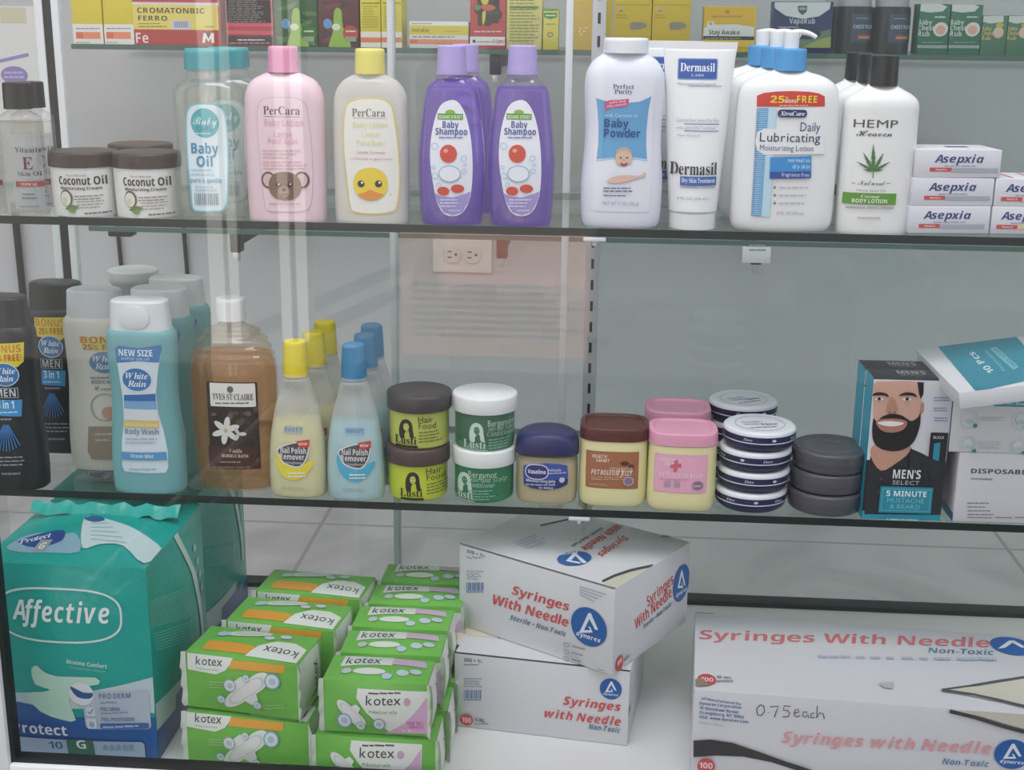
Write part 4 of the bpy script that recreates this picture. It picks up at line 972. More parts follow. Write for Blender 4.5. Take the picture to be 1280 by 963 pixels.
# --- hair product jars stacked in pairs
def hairjar(label, cx, by, Zb, tint, body, lidc, draw, group, hjar):
    T = Turned('hair_jar', label, 'jar', cx, by, Zb, 36, 1, 2, group=group)
    sc = T.sc; r = 36.5 * sc; H = hjar
    R = [(0, r * .9, r * .9, 2), (.002, r * .97, r * .97, 2), (.006, r, r, 2), (H * .68, r, r, 2), (H * .72, r * .98, r * .98, 2)]
    mb = MB(); add_loft(mb, cr(R, 4), body, 52); mb.build('body', T.root); T.secs = cr(R, 4)
    rl = 39.8 * sc; mb = MB()
    add_loft(mb, [(H * .70, rl, rl, 2), (H * .70 + .0005, rl * 1.005, rl * 1.005, 2), (H * .96, rl, rl, 2), (H * .985, rl * .985, rl * .985, 2), (H, rl * .95, rl * .95, 2)], lidc, 56)
    mb.build('lid', T.root)
    l = T.lab(A2); draw(l); done(l)
    return T
def lady(l, x, y, s, ink, skin):
    l.poly([(x - 30 * s, y + 66 * s), (x - 34 * s, y + 20 * s), (x - 20 * s, y - 16 * s), (x + 6 * s, y - 24 * s), (x + 28 * s, y - 6 * s), (x + 34 * s, y + 30 * s), (x + 38 * s, y + 66 * s), (x + 20 * s, y + 60 * s), (x + 14 * s, y + 30 * s), (x - 6 * s, y + 42 * s), (x - 8 * s, y + 66 * s)], ink, 3)
    l.poly([(x - 8 * s, y - 2 * s), (x + 8 * s, y - 4 * s), (x + 16 * s, y + 12 * s), (x + 10 * s, y + 28 * s), (x - 2 * s, y + 32 * s), (x - 12 * s, y + 16 * s)], skin, 3)
    l.line([(x - 6 * s, y + 9 * s), (x - 1 * s, y + 8 * s)], 2 * s, ink); l.line([(x + 5 * s, y + 8 * s), (x + 11 * s, y + 8 * s)], 2 * s, ink); l.line([(x - 1 * s, y + 24 * s), (x + 6 * s, y + 23 * s)], 2.2 * s, '#9a4a3c')
LIME = P('#c3cb66', .3); LIME_B = P('#c9d645', .3); LIDD = P('#54423f', .35); LIDG = P('#4a4445', .35)
GRN = P('#2f8a60', .3); GRN_T = P('#4f8f70', .3)
def dh(y0, top):
    def d(l):
        ink = '#2b2a1e'; x0 = -18 if top else 0
        lady(l, 612 + (-24 if top else 0), y0 + 34, .74, ink, '#c9cf6a'); x = -20 if top else 0
        l.t('Lusti', 568 + x, 646 + x, y0 + 103, 28, ink, 's'); l.rect(570 + x, y0 + 107, 650 + x, y0 + 116, ink)
        x2 = -26 if top else 0
        l.t('Hair', 658 + x2, 708 + x2, y0 + 28, 22, '#4a4c22', 'r'); l.t('Food', 660 + x2, 716 + x2, y0 + 50, 22, '#4a4c22', 'r'); l.small(660 + x2, 738 + x2, y0 + 64, 4, 11, 4, '#6f7434', .3)
    return d
hj = at_y(523, 565, .012).z - at_y(523, 629, .012).z
T = hairjar('lime green hair food jar with brown lid, bottom one of its stack', 523, 630, Z3, 0, LIME_B, LIDD, dh(748, 0), 'hair food jars', hj); loc0 = T.loc
def stackjar(label, Tb, hjar, body, lidc, draw, group, dx, dy, cat='jar'):
    """a second jar standing on the lid of jar Tb"""
    T = Turned.__new__(Turned); T.loc = Tb.loc + Vector((dx, dy, hjar + .0003)); T.k = 1; T.n = 2; T.Z = T.loc.z; T.cx = Tb.cx; T.ry0 = Tb.ry0
    T.root = thing('hair_jar', label, cat, T.loc, 0, group); T.M = T.root.matrix_world.copy(); T.sc = mpp(T.loc); T.secs = None
    r = 36.5 * Tb.sc; H = hjar; R = cr([(0, r * .9, r * .9, 2), (.002, r * .97, r * .97, 2), (.006, r, r, 2), (H * .68, r, r, 2), (H * .72, r * .98, r * .98, 2)], 4)
    mb = MB(); add_loft(mb, R, body, 52); mb.build('body', T.root); T.secs = R
    rl = 39.8 * Tb.sc; mb = MB()
    add_loft(mb, [(H * .70, rl, rl, 2), (H * .70 + .0005, rl * 1.005, rl * 1.005, 2), (H * .96, rl, rl, 2), (H * .985, rl * .985, rl * .985, 2), (H, rl * .95, rl * .95, 2)], lidc, 56)
    mb.build('lid', T.root); l = T.lab(A2); draw(l); done(l); return T
stackjar('lime green hair food jar with dark lid, top one of its stack', T, hj, LIME, LIDG, dh(562, 1), 'hair food jars', .0018, .001)
def db(y0, top):
    def d(l):
        pale = '#cfe3d6'; x = 20 if top else -24
        l.rect(768, y0 - 10, 962, y0 + 116, '#47715a' if top else '#2f7d58')
        lady(l, 818 + x, y0 + 32, .74, pale, '#4a8066'); l.t('Lusti', 772 + x, 850 + x, y0 + 104, 28, pale, 's'); l.rect(772 + x, y0 + 108, 856 + x, y0 + 114, pale)
        x2 = 68 if top else 0
        l.t('Bergamot', 810 + x2, 908 + x2 * .8, y0 + 28, 22, '#c3dccb', 'r'); l.t('Hair and Scalp', 812 + x2, 940 + x2 * .35, y0 + 44, 15, '#b5d2c0', 'i'); l.t('Conditioner', 808 + x2, 902 + x2, y0 + 62, 15, '#b5d2c0', 'i'); l.small(812 + x2, 905 + x2 * .8, y0 + 76, 4, 10, 4, '#8fb8a0', .3)
    return d
WL = P('#ecefee', .36)
T = hairjar('green bergamot hair conditioner jar with white lid, bottom one of its stack', 605, 630, Z3, 0, GRN, WL, db(756, 0), 'green bergamot jars', hj)
stackjar('green bergamot hair conditioner jar with white lid, top one of its stack', T, hj, GRN_T, WL, db(576, 1), 'green bergamot jars', .0004, .001)

# --- petroleum jelly jars
T = Turned('jelly_jar', 'clear petroleum jelly jar with arched navy lid and blue label', 'jar', 683, 629, Z3, 34, .8, 2.8)
T.body('body', [(629, 26), (627, 32), (621, 36.5), (606, 38.2), (585, 38.2), (569, 37.5), (564, 36)], CLEAR('#f3eedd', '#e9e2cd', .5, .05, .4, .08))
T.body('jelly', [(628, 24), (626, 30), (620, 34.5), (606, 36.4), (570, 36)], P('#e4dcc2', .4))
# arched lid: lower edge higher in the middle, domed top
mb = MB(); sc = T.sc; LID = P('#2b2c63', .3); nseg = 56; vs = []; fs = []
lv = [(0, 1.0, 0), (0.0, 1.03, 0), (.35, 1.035, 0), (.7, 1.02, 0), (.88, .97, 0), (.97, .86, 0), (1.0, .6, 0), (1.0, .02, 0)]
zb, zt = at_y(683, 573, T.loc.y - .026).z - Z3, T.z(541)
for t, q, _ in lv:
    for k in range(nseg):
        a = 2 * math.pi * k / nseg; cx_, sy_ = math.cos(a), math.sin(a); e = 2 / 2.8
        x = 38 * sc * q * math.copysign(abs(cx_) ** e, cx_); y = 38 * sc * .8 * q * math.copysign(abs(sy_) ** e, sy_)
        arch = (1 - (x / (38 * sc * 1.04)) ** 2) * .004
        vs.append((x, y, zb + (zt - zb) * t + arch * (1 if t < .5 else 1.3)))
for i in range(len(lv) - 1):
    for k in range(nseg): a, b = i * nseg + k, i * nseg + (k + 1) % nseg; fs.append((a, b, b + nseg, a + nseg))
fs.append(tuple(range((len(lv) - 1) * nseg, len(lv) * nseg))); fs.append(tuple(range(nseg - 1, -1, -1)))
mb.add(vs, fs, LID); mb.build('lid', T.root, 60)
l = T.lab(A3)
l.poly([(122, 508), (160, 498), (220, 493), (280, 498), (316, 508), (319, 550), (316, 590), (280, 604), (220, 612), (160, 604), (124, 590), (121, 550)], '#3d52a0', 0)
l.ell(182, 532, 52, 34, '#dfe4f2', pw=2.6); l.ell(182, 532, 48, 30, '#2a2f74', pw=2.6); l.t('Vaseline', 142, 222, 540, 17, '#eef0f8', 'b')
l.t('Healing Jelly', 234, 290, 529, 10, '#cfd9f0', 'b'); l.small(234, 310, 540, 1, 8, 5, '#b9c6e8', 0); l.poly([(126, 566), (318, 566), (316, 590), (280, 604), (220, 611), (160, 604), (126, 590)], '#26306f', 0)
l.t('Moisturizing Jelly', 136, 264, 577, 11, '#dfe4f4', 'b'); l.small(134, 270, 591, 1, 8, 6, '#aab4dc', 0); l.t('12% BONUS', 190, 254, 606, 8, '#dfe4f4', 'b'); l.ell(292, 568, 12, 12, '#c7cde0')
done(l)
def sqjar(label, cx, by, lidc, art, group=None, ymin=.004):
    T = Turned('jelly_jar', label, 'jar', cx, by, Z3, 36, .85, 3.4, group=group, ymin=ymin); d = by - 632
    T.body('body', [(632 + d, 28), (630 + d, 35), (624 + d, 40), (612 + d, 42.4), (585 + d, 42.6), (550 + d, 42.2), (543 + d, 41)], P('#ece5ae', .35))
    zl, zt = T.z(542 + d), T.z(527 + d); sc = T.sc; r = 42.8 * sc
    mb = MB(); n = 3.4
    add_loft(mb, cr([(zl, r, r * .85, n), (zl, r, r * .85, n), (zl + (zt - zl) * .85, r * .985, r * .85 * .985, n), (zt, r * .95, r * .85 * .95, n), (zt, r * .95, r * .85 * .95, n), (zt, r * .84, r * .85 * .84, n), (zt, r * .84, r * .85 * .84, n), (zt - .0022, r * .80, r * .85 * .80, n), (zt - .0022, r * .80, r * .85 * .80, n), (zt - .0022, r * .3, r * .3, n)], 3), lidc, 56)
    mb.build('lid', T.root)
    l = T.lab(A3); art(l); done(l); return T
def cocoa(l):
    l.rect(400, 442, 633, 605, '#a56a4c', 4); l.rect(404, 446, 629, 601, '#a9704f', 4)
    l.t('HEALTH', 428, 494, 470, 15, '#f0dccb', 'bi'); l.t('SMART', 444, 506, 487, 13, '#f0dccb', 'bi'); l.ell(572, 494, 20, 10, '#5f3325'); l.ell(600, 512, 14, 14, '#6d3c2b')
    l.t('COCOA BUTTER', 506, 606, 530, 18, '#e8cdb8', 'bi'); l.t('PETROLEUM JELLY', 424, 606, 545, 22, '#f1dfd0', 'bi'); l.small(424, 608, 556, 2, 9, 4, '#d3a78d', .2); l.ell(588, 572, 22, 20, '#8d7a9a'); l.ring(588, 572, 22, 20, 3, '#d8c5cc'); l.t('NET WT 7.5 OZ (212 g)', 418, 492, 590, 8, '#e0bfa9', 'r')
def pinkart(l):
    l.rect(704, 456, 938, 625, '#e9aac4', 4); l.rect(708, 460, 934, 621, '#efb2ca', 4)
    l.t('HEALTH', 730, 796, 486, 14, '#f9e2ea', 'bi'); l.t('SMART', 748, 800, 504, 14, '#f9e2ea', 'bi'); l.poly([(792, 480), (808, 478), (808, 494), (824, 494), (822, 512), (806, 512), (804, 530), (788, 530), (790, 514), (774, 514), (776, 498), (792, 497)], '#d56a7c')
    l.t('PETROLEUM JELLY', 728, 916, 558, 20, '#f7dce6', 'b'); l.small(728, 850, 567, 1, 7, 4, '#dc8fae', 0); l.rect(748, 572, 776, 598, '#b79bb4', 3); l.rect(790, 572, 816, 598, '#b79bb4', 3); l.ell(895, 592, 27, 22, '#8f6f92'); l.ring(895, 592, 27, 22, 3, '#d8b5c8'); l.t('BABY', 876, 914, 598, 9, '#e8d2de', 'b')
sqjar('cream jelly jar with brown lid and brown cocoa butter label', 765, 631.5, P('#5d2f2a', .35), cocoa)
T = sqjar('cream jelly jar with pink lid and pink label, front one of two', 849, 637.5, P('#e7a3bd', .36), pinkart, 'pink lidded jelly jars')
T.again(843, 606, 'cream jelly jar with pink lid, behind the front pink one', ymin=.085)

# --- flat cream tins in stacks
NAVY = P('#25264f', .3); TINW = P('#e6e9ee', .34)
Tb = Turned('cream_tin', 'navy and white cream tin, bottom one of the front stack of four', 'tin', 936, 647.5, Z3, 40, 1, 2, group='navy cream tins')
th = (at_y(936, 545, Tb.loc.y - Tb.ry0).z - at_y(936, 647.5, Tb.loc.y - Tb.ry0).z) / 4 * .985
r = 44 * Tb.sc
def tin_parts(T):
    mb = MB(); R = cr([(0, r * .80, r * .80, 2), (.0008, r * .86, r * .86, 2), (.004, r * .96, r * .96, 2), (th * .36, r * .995, r * .995, 2), (th * .44, r, r, 2), (th * .44, r, r, 2)], 4)
    add_loft(mb, R, NAVY, 60); T.secs = R; mb.build('base', T.root)
    mb = MB(); add_loft(mb, [(th * .45, r * 1.01, r * 1.01, 2), (th * .50, r * 1.015, r * 1.015, 2), (th * .505, r * 1.015, r * 1.015, 2)], TINW, 60, (1, 0))
    add_loft(mb, [(th * .505, r * 1.015, r * 1.015, 2), (th * .78, r * 1.01, r * 1.01, 2)], NAVY, 60, (0, 0))
    add_loft(mb, cr([(th * .78, r * 1.01, r * 1.01, 2), (th * .78, r * 1.01, r * 1.01, 2), (th * .9, r * 1.0, r * 1.0, 2), (th * .98, r * .95, r * .95, 2), (th, r * .90, r * .90, 2), (th, r * .90, r * .90, 2), (th * .985, r * .86, r * .86, 2), (th * .985, r * .5, r * .5, 2)], 3), TINW, 60, (0, 1))
    secs = [(th * .505, r * 1.015, r * 1.015, 2), (th * .78, r * 1.01, r * 1.01, 2)]
    lid = mb.build('lid', T.root)
    l = T.lab((1, 0, 0), 'label', secs, .004)
    zc = th * .58
    for xx, kind in ((-.62, 't'), (.05, 'o'), (.68, 't')):
        X = xx * r; y0 = zc; l._ly()
        if kind == 't':
            vs, fs, w = text_mesh('Dove', 'si'); hh = th * .13
            l._emit([(X + (p[0] - .5) * w * hh, y0 + p[1] * hh) for p in vs], fs, P('#c9cde0', .4))
        else:
            n = 14; l._emit([(X + .0022 * math.cos(2 * math.pi * k / n), y0 + th * .06 + .0014 * math.sin(2 * math.pi * k / n)) for k in range(n)], [tuple(range(n))], P('#d3d6e4', .4))
    l.root = lid; done(l)
    # round print on the lid
    mb = MB(); l = Lab(mb, lambda u, v, o: (u, v, th * .985 + o), lambda x, y: (x * r, -y * r), (1, 0, 0), None)
    l.ring(0, 0, .70, .70, .025, '#b9bfcc'); l.t('Dove', -.02, .46, .22, .2, '#5a6190', 'si'); l.small(-.42, .42, .42, 1, .1, .07, '#9aa2ba', .1, 4); l.small(-.5, .2, -.1, 2, .2, .07, '#b5bbcb', .2, 4)
    mb.build('lid_print', lid)
tin_parts(Tb)
names = ['second from the bottom in the front stack', 'third from the bottom in the front stack', 'on top of the front stack of four']
for k in range(1, 4):
    dup(Tb.root, Tb.loc + Vector((.0018 * k - .0012 * (k == 2), .0006 * k, (th + .0002) * k)), 'navy and white cream tin, ' + names[k - 1], rz=(.45, -.5, .25)[k - 1])
Tx = at_y(918.5, 620, Tb.loc.y + .095).x
for k in range(4):
    dup(Tb.root, Vector((Tx + .001 * k, Tb.loc.y + .094, Z3 + (th + .0002) * k)), 'navy and white cream tin, ' + ['bottom one', 'second from the bottom', 'third from the bottom', 'topmost one'][k] + ' of the rear stack', rz=.3 * k - .4)

GT = P('#56565d', .34, .1); 
Tg = Turned('cream_tin', 'dark grey round tin, bottom one of three beside the beard kit', 'tin', 1028.5, 651, Z3, 43, 1, 2, group='dark grey round tins')
hg = (at_y(1030, 572, Tg.loc.y - Tg.ry0).z - at_y(1030, 651, Tg.loc.y - Tg.ry0).z) / 3 * .97; rg = 47 * Tg.sc
mb = MB(); add_loft(mb, cr([(0, rg * .88, rg * .88, 2), (.0007, rg * .93, rg * .93, 2), (.003, rg * .965, rg * .965, 2), (hg * .42, rg * .975, rg * .975, 2), (hg * .46, rg * .965, rg * .965, 2)], 3), GT, 60); mb.build('base', Tg.root)
mb = MB(); add_loft(mb, cr([(hg * .46, rg * .985, rg * .985, 2), (hg * .46, rg, rg, 2), (hg * .46, rg, rg, 2), (hg * .86, rg, rg, 2), (hg * .95, rg * .98, rg * .98, 2), (hg, rg * .93, rg * .93, 2), (hg, rg * .93, rg * .93, 2), (hg * .975, rg * .88, rg * .88, 2), (hg * .975, rg * .5, rg * .5, 2)], 3), GT, 60)
lid = mb.build('lid', Tg.root)
mb = MB(); l = Lab(mb, lambda u, v, o: (u, v, hg * .975 + o), lambda x, y: (x * rg, -y * rg), (1, 0, 0), None)
l.ring(0, 0, .80, .80, .02, '#55545b'); l.small(-.4, .4, -.15, 2, .22, .1, '#5d5c64', .1, 4); l.t('MEN+CARE', -.35, .4, .3, .16, '#62616a', 'b'); mb.build('lid_print', lid)
dup(Tg.root, Tg.loc + Vector((.001, .0015, hg + .0002)), 'dark grey round tin, middle one of the three beside the beard kit', rz=.6)
dup(Tg.root, Tg.loc + Vector((.0024, .0008, (hg + .0002) * 2)), 'dark grey round tin, on top of the three beside the beard kit', rz=-.3)

# --- beard colour kits
hm = at_y(1093, 476, .006).z - at_y(1079.3, 652, .006).z
B = Carton('beard_kit_carton', 'black and teal beard colour carton with smiling bearded man, front one', 'carton', (1079.3, 652.5), (1178, 655.5), Z3, hm, .034, '#23242a', 'beard colour cartons', ymin=.004, bev=.0006)
l = B.face('front', A4)
B.fill(l, '#dcdde4', (.0, .42, 1, .985)); 
l.poly([(500, 870), (851, 877), (848, 911), (497, 896)], '#29a0b8'); B.fill(l, '#29a0b8', (0, 0, 1, .055))
SKN, HAIR, SHIRT = '#d6aa97', '#1f1b1c', '#2a2b31'
l.poly([(528, 610), (560, 590), (620, 560), (690, 545), (712, 575), (760, 596), (860, 650), (866, 700), (858, 870), (500, 866), (512, 700)], SHIRT, 0)
l.poly([(548, 555), (690, 545), (700, 590), (640, 640), (575, 672), (530, 610)], '#c99a86', 3)
l.poly([(541, 330), (546, 280), (600, 274), (735, 276), (752, 320), (757, 390), (742, 450), (700, 520), (640, 560), (580, 545), (548, 500), (540, 420)], SKN, 3)
l.poly([(736, 276), (766, 278), (764, 330), (752, 352), (744, 330)], HAIR, 0); l.ell(757, 392, 9, 26, '#bd8f7c')
l.poly([(540, 440), (556, 452), (580, 430), (620, 418), (664, 424), (690, 440), (712, 450), (742, 430), (750, 405), (748, 470), (722, 540), (680, 575), (620, 585), (560, 566), (536, 520)], HAIR, 3)
l.poly([(552, 452), (600, 440), (660, 442), (692, 456), (672, 490), (620, 502), (574, 490)], '#b77f70', 3)
l.poly([(560, 456), (610, 450), (676, 458), (655, 470), (615, 474), (578, 468)], '#f1eeea', 3)
for bx, s in ((566, -1), (690, 1)):
    l.poly([(bx - 38, 338), (bx - 10, 322), (bx + 30, 326), (bx + 44, 344), (bx + 20, 336), (bx - 16, 336)], HAIR, 3)
    l.poly([(bx - 22, 352), (bx, 344), (bx + 22, 352), (bx, 359)], '#ece4df', 3); l.ell(bx, 351, 8, 7, '#2f211c')
l.poly([(612, 350), (632, 350), (648, 400), (636, 414), (608, 414), (600, 402)], '#bb8a76', 3); l.ell(612, 411, 5, 3, '#7f5446'); l.ell(636, 411, 5, 3, '#7f5446')
l.small(808, 884, 348, 2, 12, 5, '#8f9cc0', .1, 3); l.small(808, 870, 394, 2, 11, 5, '#8f9cc0', .1, 3); l.small(810, 872, 438, 2, 11, 5, '#8f9cc0', .1, 3)
l.rect(788, 500, 866, 640, '#232429', 6); l.t('BLACK', 806, 854, 528, 12, '#d6d7db', 'b'); l.poly([(810, 548), (838, 544), (830, 626), (802, 624)], '#2f97ae')
l.poly([(700, 580), (866, 640), (862, 700), (700, 700)], SHIRT, 0)
l.t("MEN'S", 626, 750, 705, 38, '#e9ebee', 'b'); l.t('SELECT', 624, 744, 732, 18, '#c4c8ce', 'r')
l.rect(566, 741, 800, 858, '#2a8ea4', 3); l.rect(575, 750, 792, 849, '#63b9c8', 2); l.rect(578, 753, 789, 846, '#2a8ea4', 2)
l.t('5 MINUTE', 596, 776, 784, 24, '#e6f4f6', 'b'); l.t('MUSTACHE', 600, 764, 812, 20, '#7cc7d2', 'r'); l.t('& BEARD', 612, 746, 838, 19, '#7cc7d2', 'r')
l.ell(574, 704, 7, 7, '#4c4d55'); l.ell(560, 764, 6, 6, '#4c4d55'); l.t('1 APPLICATION', 596, 736, 894, 11, '#d3eef2', 'b')
s_ = B.face('left', A4); B.fill(s_, '#2aa3bd'); 
t = B.face('top', A4); t.t("MEN'S", 648, 770, 243, 14, '#a6a7ad', 'b'); t.t('SELECT', 664, 762, 252, 7, '#77787e', 'r')
B.done()
dup(B.o, B.loc + (B.M.to_3x3() @ Vector((-.0012, B.d + .0006, 0))), 'black and teal beard colour carton, hidden behind the front one')

# --- face mask cartons at the right edge
hk = at_y(1195, 573, .01).z - at_y(1196, 659, .01).z
K1 = Carton('mask_carton', 'white disposable face mask carton, lower one at the right picture edge', 'carton', (1196, 660), (1340, 664), Z3, hk, .10, '#dedfe4', 'white face mask cartons', ymin=.004)
l = K1.face('front', A4)
l.t('DISPOSABLE FACE MASK', 976, 1520, 691, 20, '#4c4e56', 'b'); l.t('(Non-medical)', 974, 1072, 714, 9, '#6b6d75', 'b'); l.small(960, 1080, 820, 4, 17, 5, '#8a8c94', .4); l.small(960, 1400, 884, 1, 10, 4, '#8a8c94', .1)
s_ = K1.face('left', A4); K1.fill(s_, '#2f6f96', (.0, 0, .5, .12))
K1.done()
hk2 = at_y(1197, 494, .012).z - at_y(1191, 572, .012).z
K2 = Carton('mask_carton', 'white face mask carton with teal print, upper one at the right picture edge', 'carton', (1192.5, 574), (1336, 578), Z3 + hk + .0003, hk2, .10, '#e1e3e7', 'white face mask cartons', ymin=.004)
l = K2.face('front', A4)
l.rect(1074, 360, 1330, 388, '#3f9cb0', 12); l.t('Correct Mask Usage', 1088, 1300, 380, 13, '#d9eff3', 'b')
for (cx, cy) in ((968, 446), (1196, 450), (962, 558), (1182, 566), (1330, 450)):
    l.ring(cx, cy, 40, 42, 3, '#bfdde3'); l.ell(cx, cy - 4, 20, 24, '#dfe5e8'); l.ell(cx, cy + 6, 17, 10, '#b3d6de'); l.ell(cx + 26, cy + 26, 10, 10, '#4f8f86')
l.small(1015, 1140, 436, 2, 12, 5, '#c3c9cf', .3); l.small(1008, 1136, 546, 3, 13, 5, '#c3c9cf', .3); l.small(1240, 1400, 436, 3, 13, 5, '#c3c9cf', .3)
s_ = K2.face('left', A4); K2.fill(s_, '#4aa3b6', (0, 0, .3, 1))
K2.done()
# carton lying on top, turned
zt = Z3 + hk + hk2 + .0006 + .016
q0 = at_z(1202, 491, zt); q1 = at_z(1281, 487, zt); q3 = at_z(1148, 437, zt)
ey = (q3 - q0); ang = math.atan2(ey.y, ey.x) - math.pi / 2
K3 = Carton('mask_carton', 'flat face mask carton with teal top reading 10 Pcs, lying tilted on the upper carton', 'carton', (1202, 491), (1281, 487), zt, .016, ey.length, '#dfe2e6', 'white face mask cartons', w=.118, rz=ang)
K3.M = Matrix.Translation(q0 - Vector((0, 0, .016))) @ Matrix.Rotation(ang, 4, 'Z') @ Matrix.Rotation(math.radians(-9), 4, 'Y') @ Matrix.Translation((K3.w / 2, K3.d / 2, 0))
l = K3.face('top', A4)
l.poly([(822, 112), (1162, 56), (1330, 250), (1000, 322)], '#3590a6')
l.tq('10 Pcs', (1084, 232), (988, 142), (-26, 10), '#d6edf2', 'b')
l.tq('disposable', (1132, 228), (1046, 136), (-12, 5), '#7fc0cd', 'b')
l.poly([(1060, 130), (1090, 124), (1190, 212), (1166, 226)], '#7fc0cd', 0); l.tq('FACE MASK', (1180, 208), (1088, 130), (-11, 5), '#35899c', 'b')
K3.done()

# ================================================================== BOTTOM DECK
Z4 += .0004
B1z, B2z, B3z, B4z = (2.728, 0, 610), (3.403, 220, 680), (2.809, 540, 620), (2.909, 840, 640)
GREENBLUE = '#14a89c'
def diaper_pack(label, corner, right_px, Yf, width, depth, h, front):
    A = at_z(corner[0], corner[1], Z4); xr = at_y(right_px[0], right_px[1], Yf).x
    K = Carton.__new__(Carton); K.w, K.h, K.d, K.rz = width, h, depth, 0; K.loc = Vector((xr - width / 2, Yf + depth / 2, Z4))
    K.M = Matrix.Translation(K.loc); K.mb = MB(); K.meta = ('diaper_pack', label, 'pack', 'teal diaper packs'); K.bul = .011
    K._soft(P(GREENBLUE, .28, 0, .55, 26))
    f = K.face('front', B1z, .3); W, H, D = f.WHD
    K.fill(f, '#1d5fa6', (0, 0, 1, .235)); 
    # pale swoosh and blue foot
    f.poly([(-60, 760), (40, 700), (170, 690), (300, 690), (420, 672), (520, 655), (520, 780), (400, 745), (250, 750), (120, 740), (-40, 860)], '#c5d8dc', 0)
    f.poly([(-60, 800), (60, 730), (160, 745), (240, 790), (320, 830), (420, 838), (500, 820), (520, 960), (-60, 960)], '#1f5aa0', 0)
    f.ring(200, 434, 214, 90, 7, '#d5ece8', 44, 3); f.t('Affective', 40, 372, 455, 64, '#eaf5f3', 'bi')
    f.tq('Máximo Confort', (234, 590), (368, 612), (0, -13), '#d6efe9', 'b'); f.tq('Sensación Única', (244, 606), (362, 626), (0, -9), '#8fd3c8', 'r')
    f.poly([(112, 612), (134, 600), (150, 616), (200, 634), (330, 640), (342, 664), (316, 668), (270, 690), (240, 720), (262, 790), (214, 788), (140, 760), (90, 700), (150, 690), (176, 680), (124, 664)], '#bfe6d2', 2)
    f.rect(290, 690, 506, 826, '#b9c6d6', 14); f.ell(284, 696, 40, 40, '#e4e9ec'); f.poly([(246, 668), (290, 690), (322, 694), (312, 712), (270, 706)], '#2c5a94', 3)
    f.t('PRO DERM', 342, 444, 716, 17, '#6d7c9a', 'b'); f.small(346, 400, 732, 1, 9, 6, '#93a0b6', 0, 2)
    f.rect(298, 742, 328, 774, '#d8dfe8', 4); f.line([(304, 758), (311, 766), (322, 748)], 3.4, '#2d6a9f'); f.t('PIEL SANA', 346, 410, 758, 13, '#6d7c9a', 'b'); f.small(346, 436, 769, 1, 9, 6, '#93a0b6', 0, 3)
    f.rect(300, 782, 332, 820, '#d8dfe8', 4); f.ell(316, 804, 9, 11, '#9fb4c8'); f.t('PIEL PROTEGIDA', 350, 456, 795, 12, '#6d7c9a', 'b'); f.rect(344, 804, 504, 824, '#3a67a6', 8); f.small(352, 470, 818, 1, 9, 6, '#a9c0de', 0, 4)
    f.t('Protect', 42, 230, 840, 36, '#e6eef4', 'b')
    f.rect(40, 862, 490, 930, '#a7bccf', 14); f.t('10', 164, 212, 893, 25, '#3a5f92', 'bi'); f.rect(228, 860, 320, 920, '#1f6b4e', 10); f.t('G', 260, 292, 892, 30, '#e8f2ee', 'b')
    for k in range(5): f.poly([(350 + k * 22, 884), (358 + k * 22, 876), (366 + k * 22, 884), (366 + k * 22, 898), (350 + k * 22, 898)], '#7f9fc2')
    # right side
    s = K.face('right', B1z, .3); W, H, D = s.WHD
    K.fill(s, '#1d4f96', (0, 0, 1, .16)); K.fill(s, '#c3d3da', (0, .16, .55, .30)); K.fill(s, '#24549b', (.25, .12, .7, .24))
    s.line([(614, 140), (622, 180), (640, 240), (655, 290), (664, 350), (676, 420), (688, 500)], 15, '#cfe3dd')
    for j in range(12): s.line([(524 + j * .8, 392 + j * 7.6), (636, 336 + j * 9)], 2.4, '#86c9bf'); s.off -= .00009
    for j in range(7): s.line([(540 + j, 500 + j * 9), (640, 452 + j * 10)], 2.4, '#86c9bf'); s.off -= .00009
    s._ly()
    for k in range(4): s.ell(668 + k * 6, 205 + k * 44, 6, 11, '#9fd0d2')
    # folded top
    t = K.face('top', B1z, .3)
    t.poly([(20, 190), (80, 160), (140, 156), (210, 166), (262, 168), (270, 214), (160, 214), (70, 210)], '#8fb6c9', 3); t.poly([(60, 176), (150, 158), (218, 156), (210, 186), (120, 200)], '#2c4f94', 3); t.tq('Protect', (64, 186), (176, 174), (0, -15), '#dfe9f2', 'si'); t.rect(122, 180, 166, 212, '#9aa5a0'); t.t('G', 134, 154, 205, 16, '#e4ebe7', 'b')
    t.poly([(280, 150), (300, 112), (380, 126), (470, 150), (556, 196), (490, 240), (420, 196), (340, 196), (282, 206)], '#c9dfe0', 3); t.poly([(288, 120), (330, 110), (360, 126), (320, 134)], '#2f5a98', 3)
    for k in range(5): t.line([(310, 140 + k * 11), (370 + k * 16, 136 + k * 13)], 2.4, '#93b3bd'); t.off -= .00009
    t._ly(); t.tq('Affective', (216, 74), (350, 58), (4, -12), '#9adbd0', 'si')
    o = K.done()
    # gathered fin of wrapping along the top seam
    mb = MB(); n = 26; vs = []; fs = []
    for i in range(n + 1):
        u = -width / 2 * .96 + width * .96 * i / n
        for j, (z, dy) in enumerate(((0, 0), (.5, .2), (1, .5))):
            vs.append((u, .022 + dy * .018 + .0022 * math.sin(i * 1.9 + j), h + .0085 + z * .010 + .002 * math.sin(i * 1.3)))
        if i:
            for j in (0, 1): a = (i - 1) * 3 + j; fs.append((a, a + 3, a + 4, a + 1))
    k0 = len(vs); vs += [(v[0], v[1] + .0016, v[2]) for v in vs]; fs += [tuple(q + k0 for q in reversed(f)) for f in fs]
    mb.add(vs, fs, P(GREENBLUE, .28, 0, .55, 26)); mb.build('top_seal', o, 60)
    return K
hA = .207
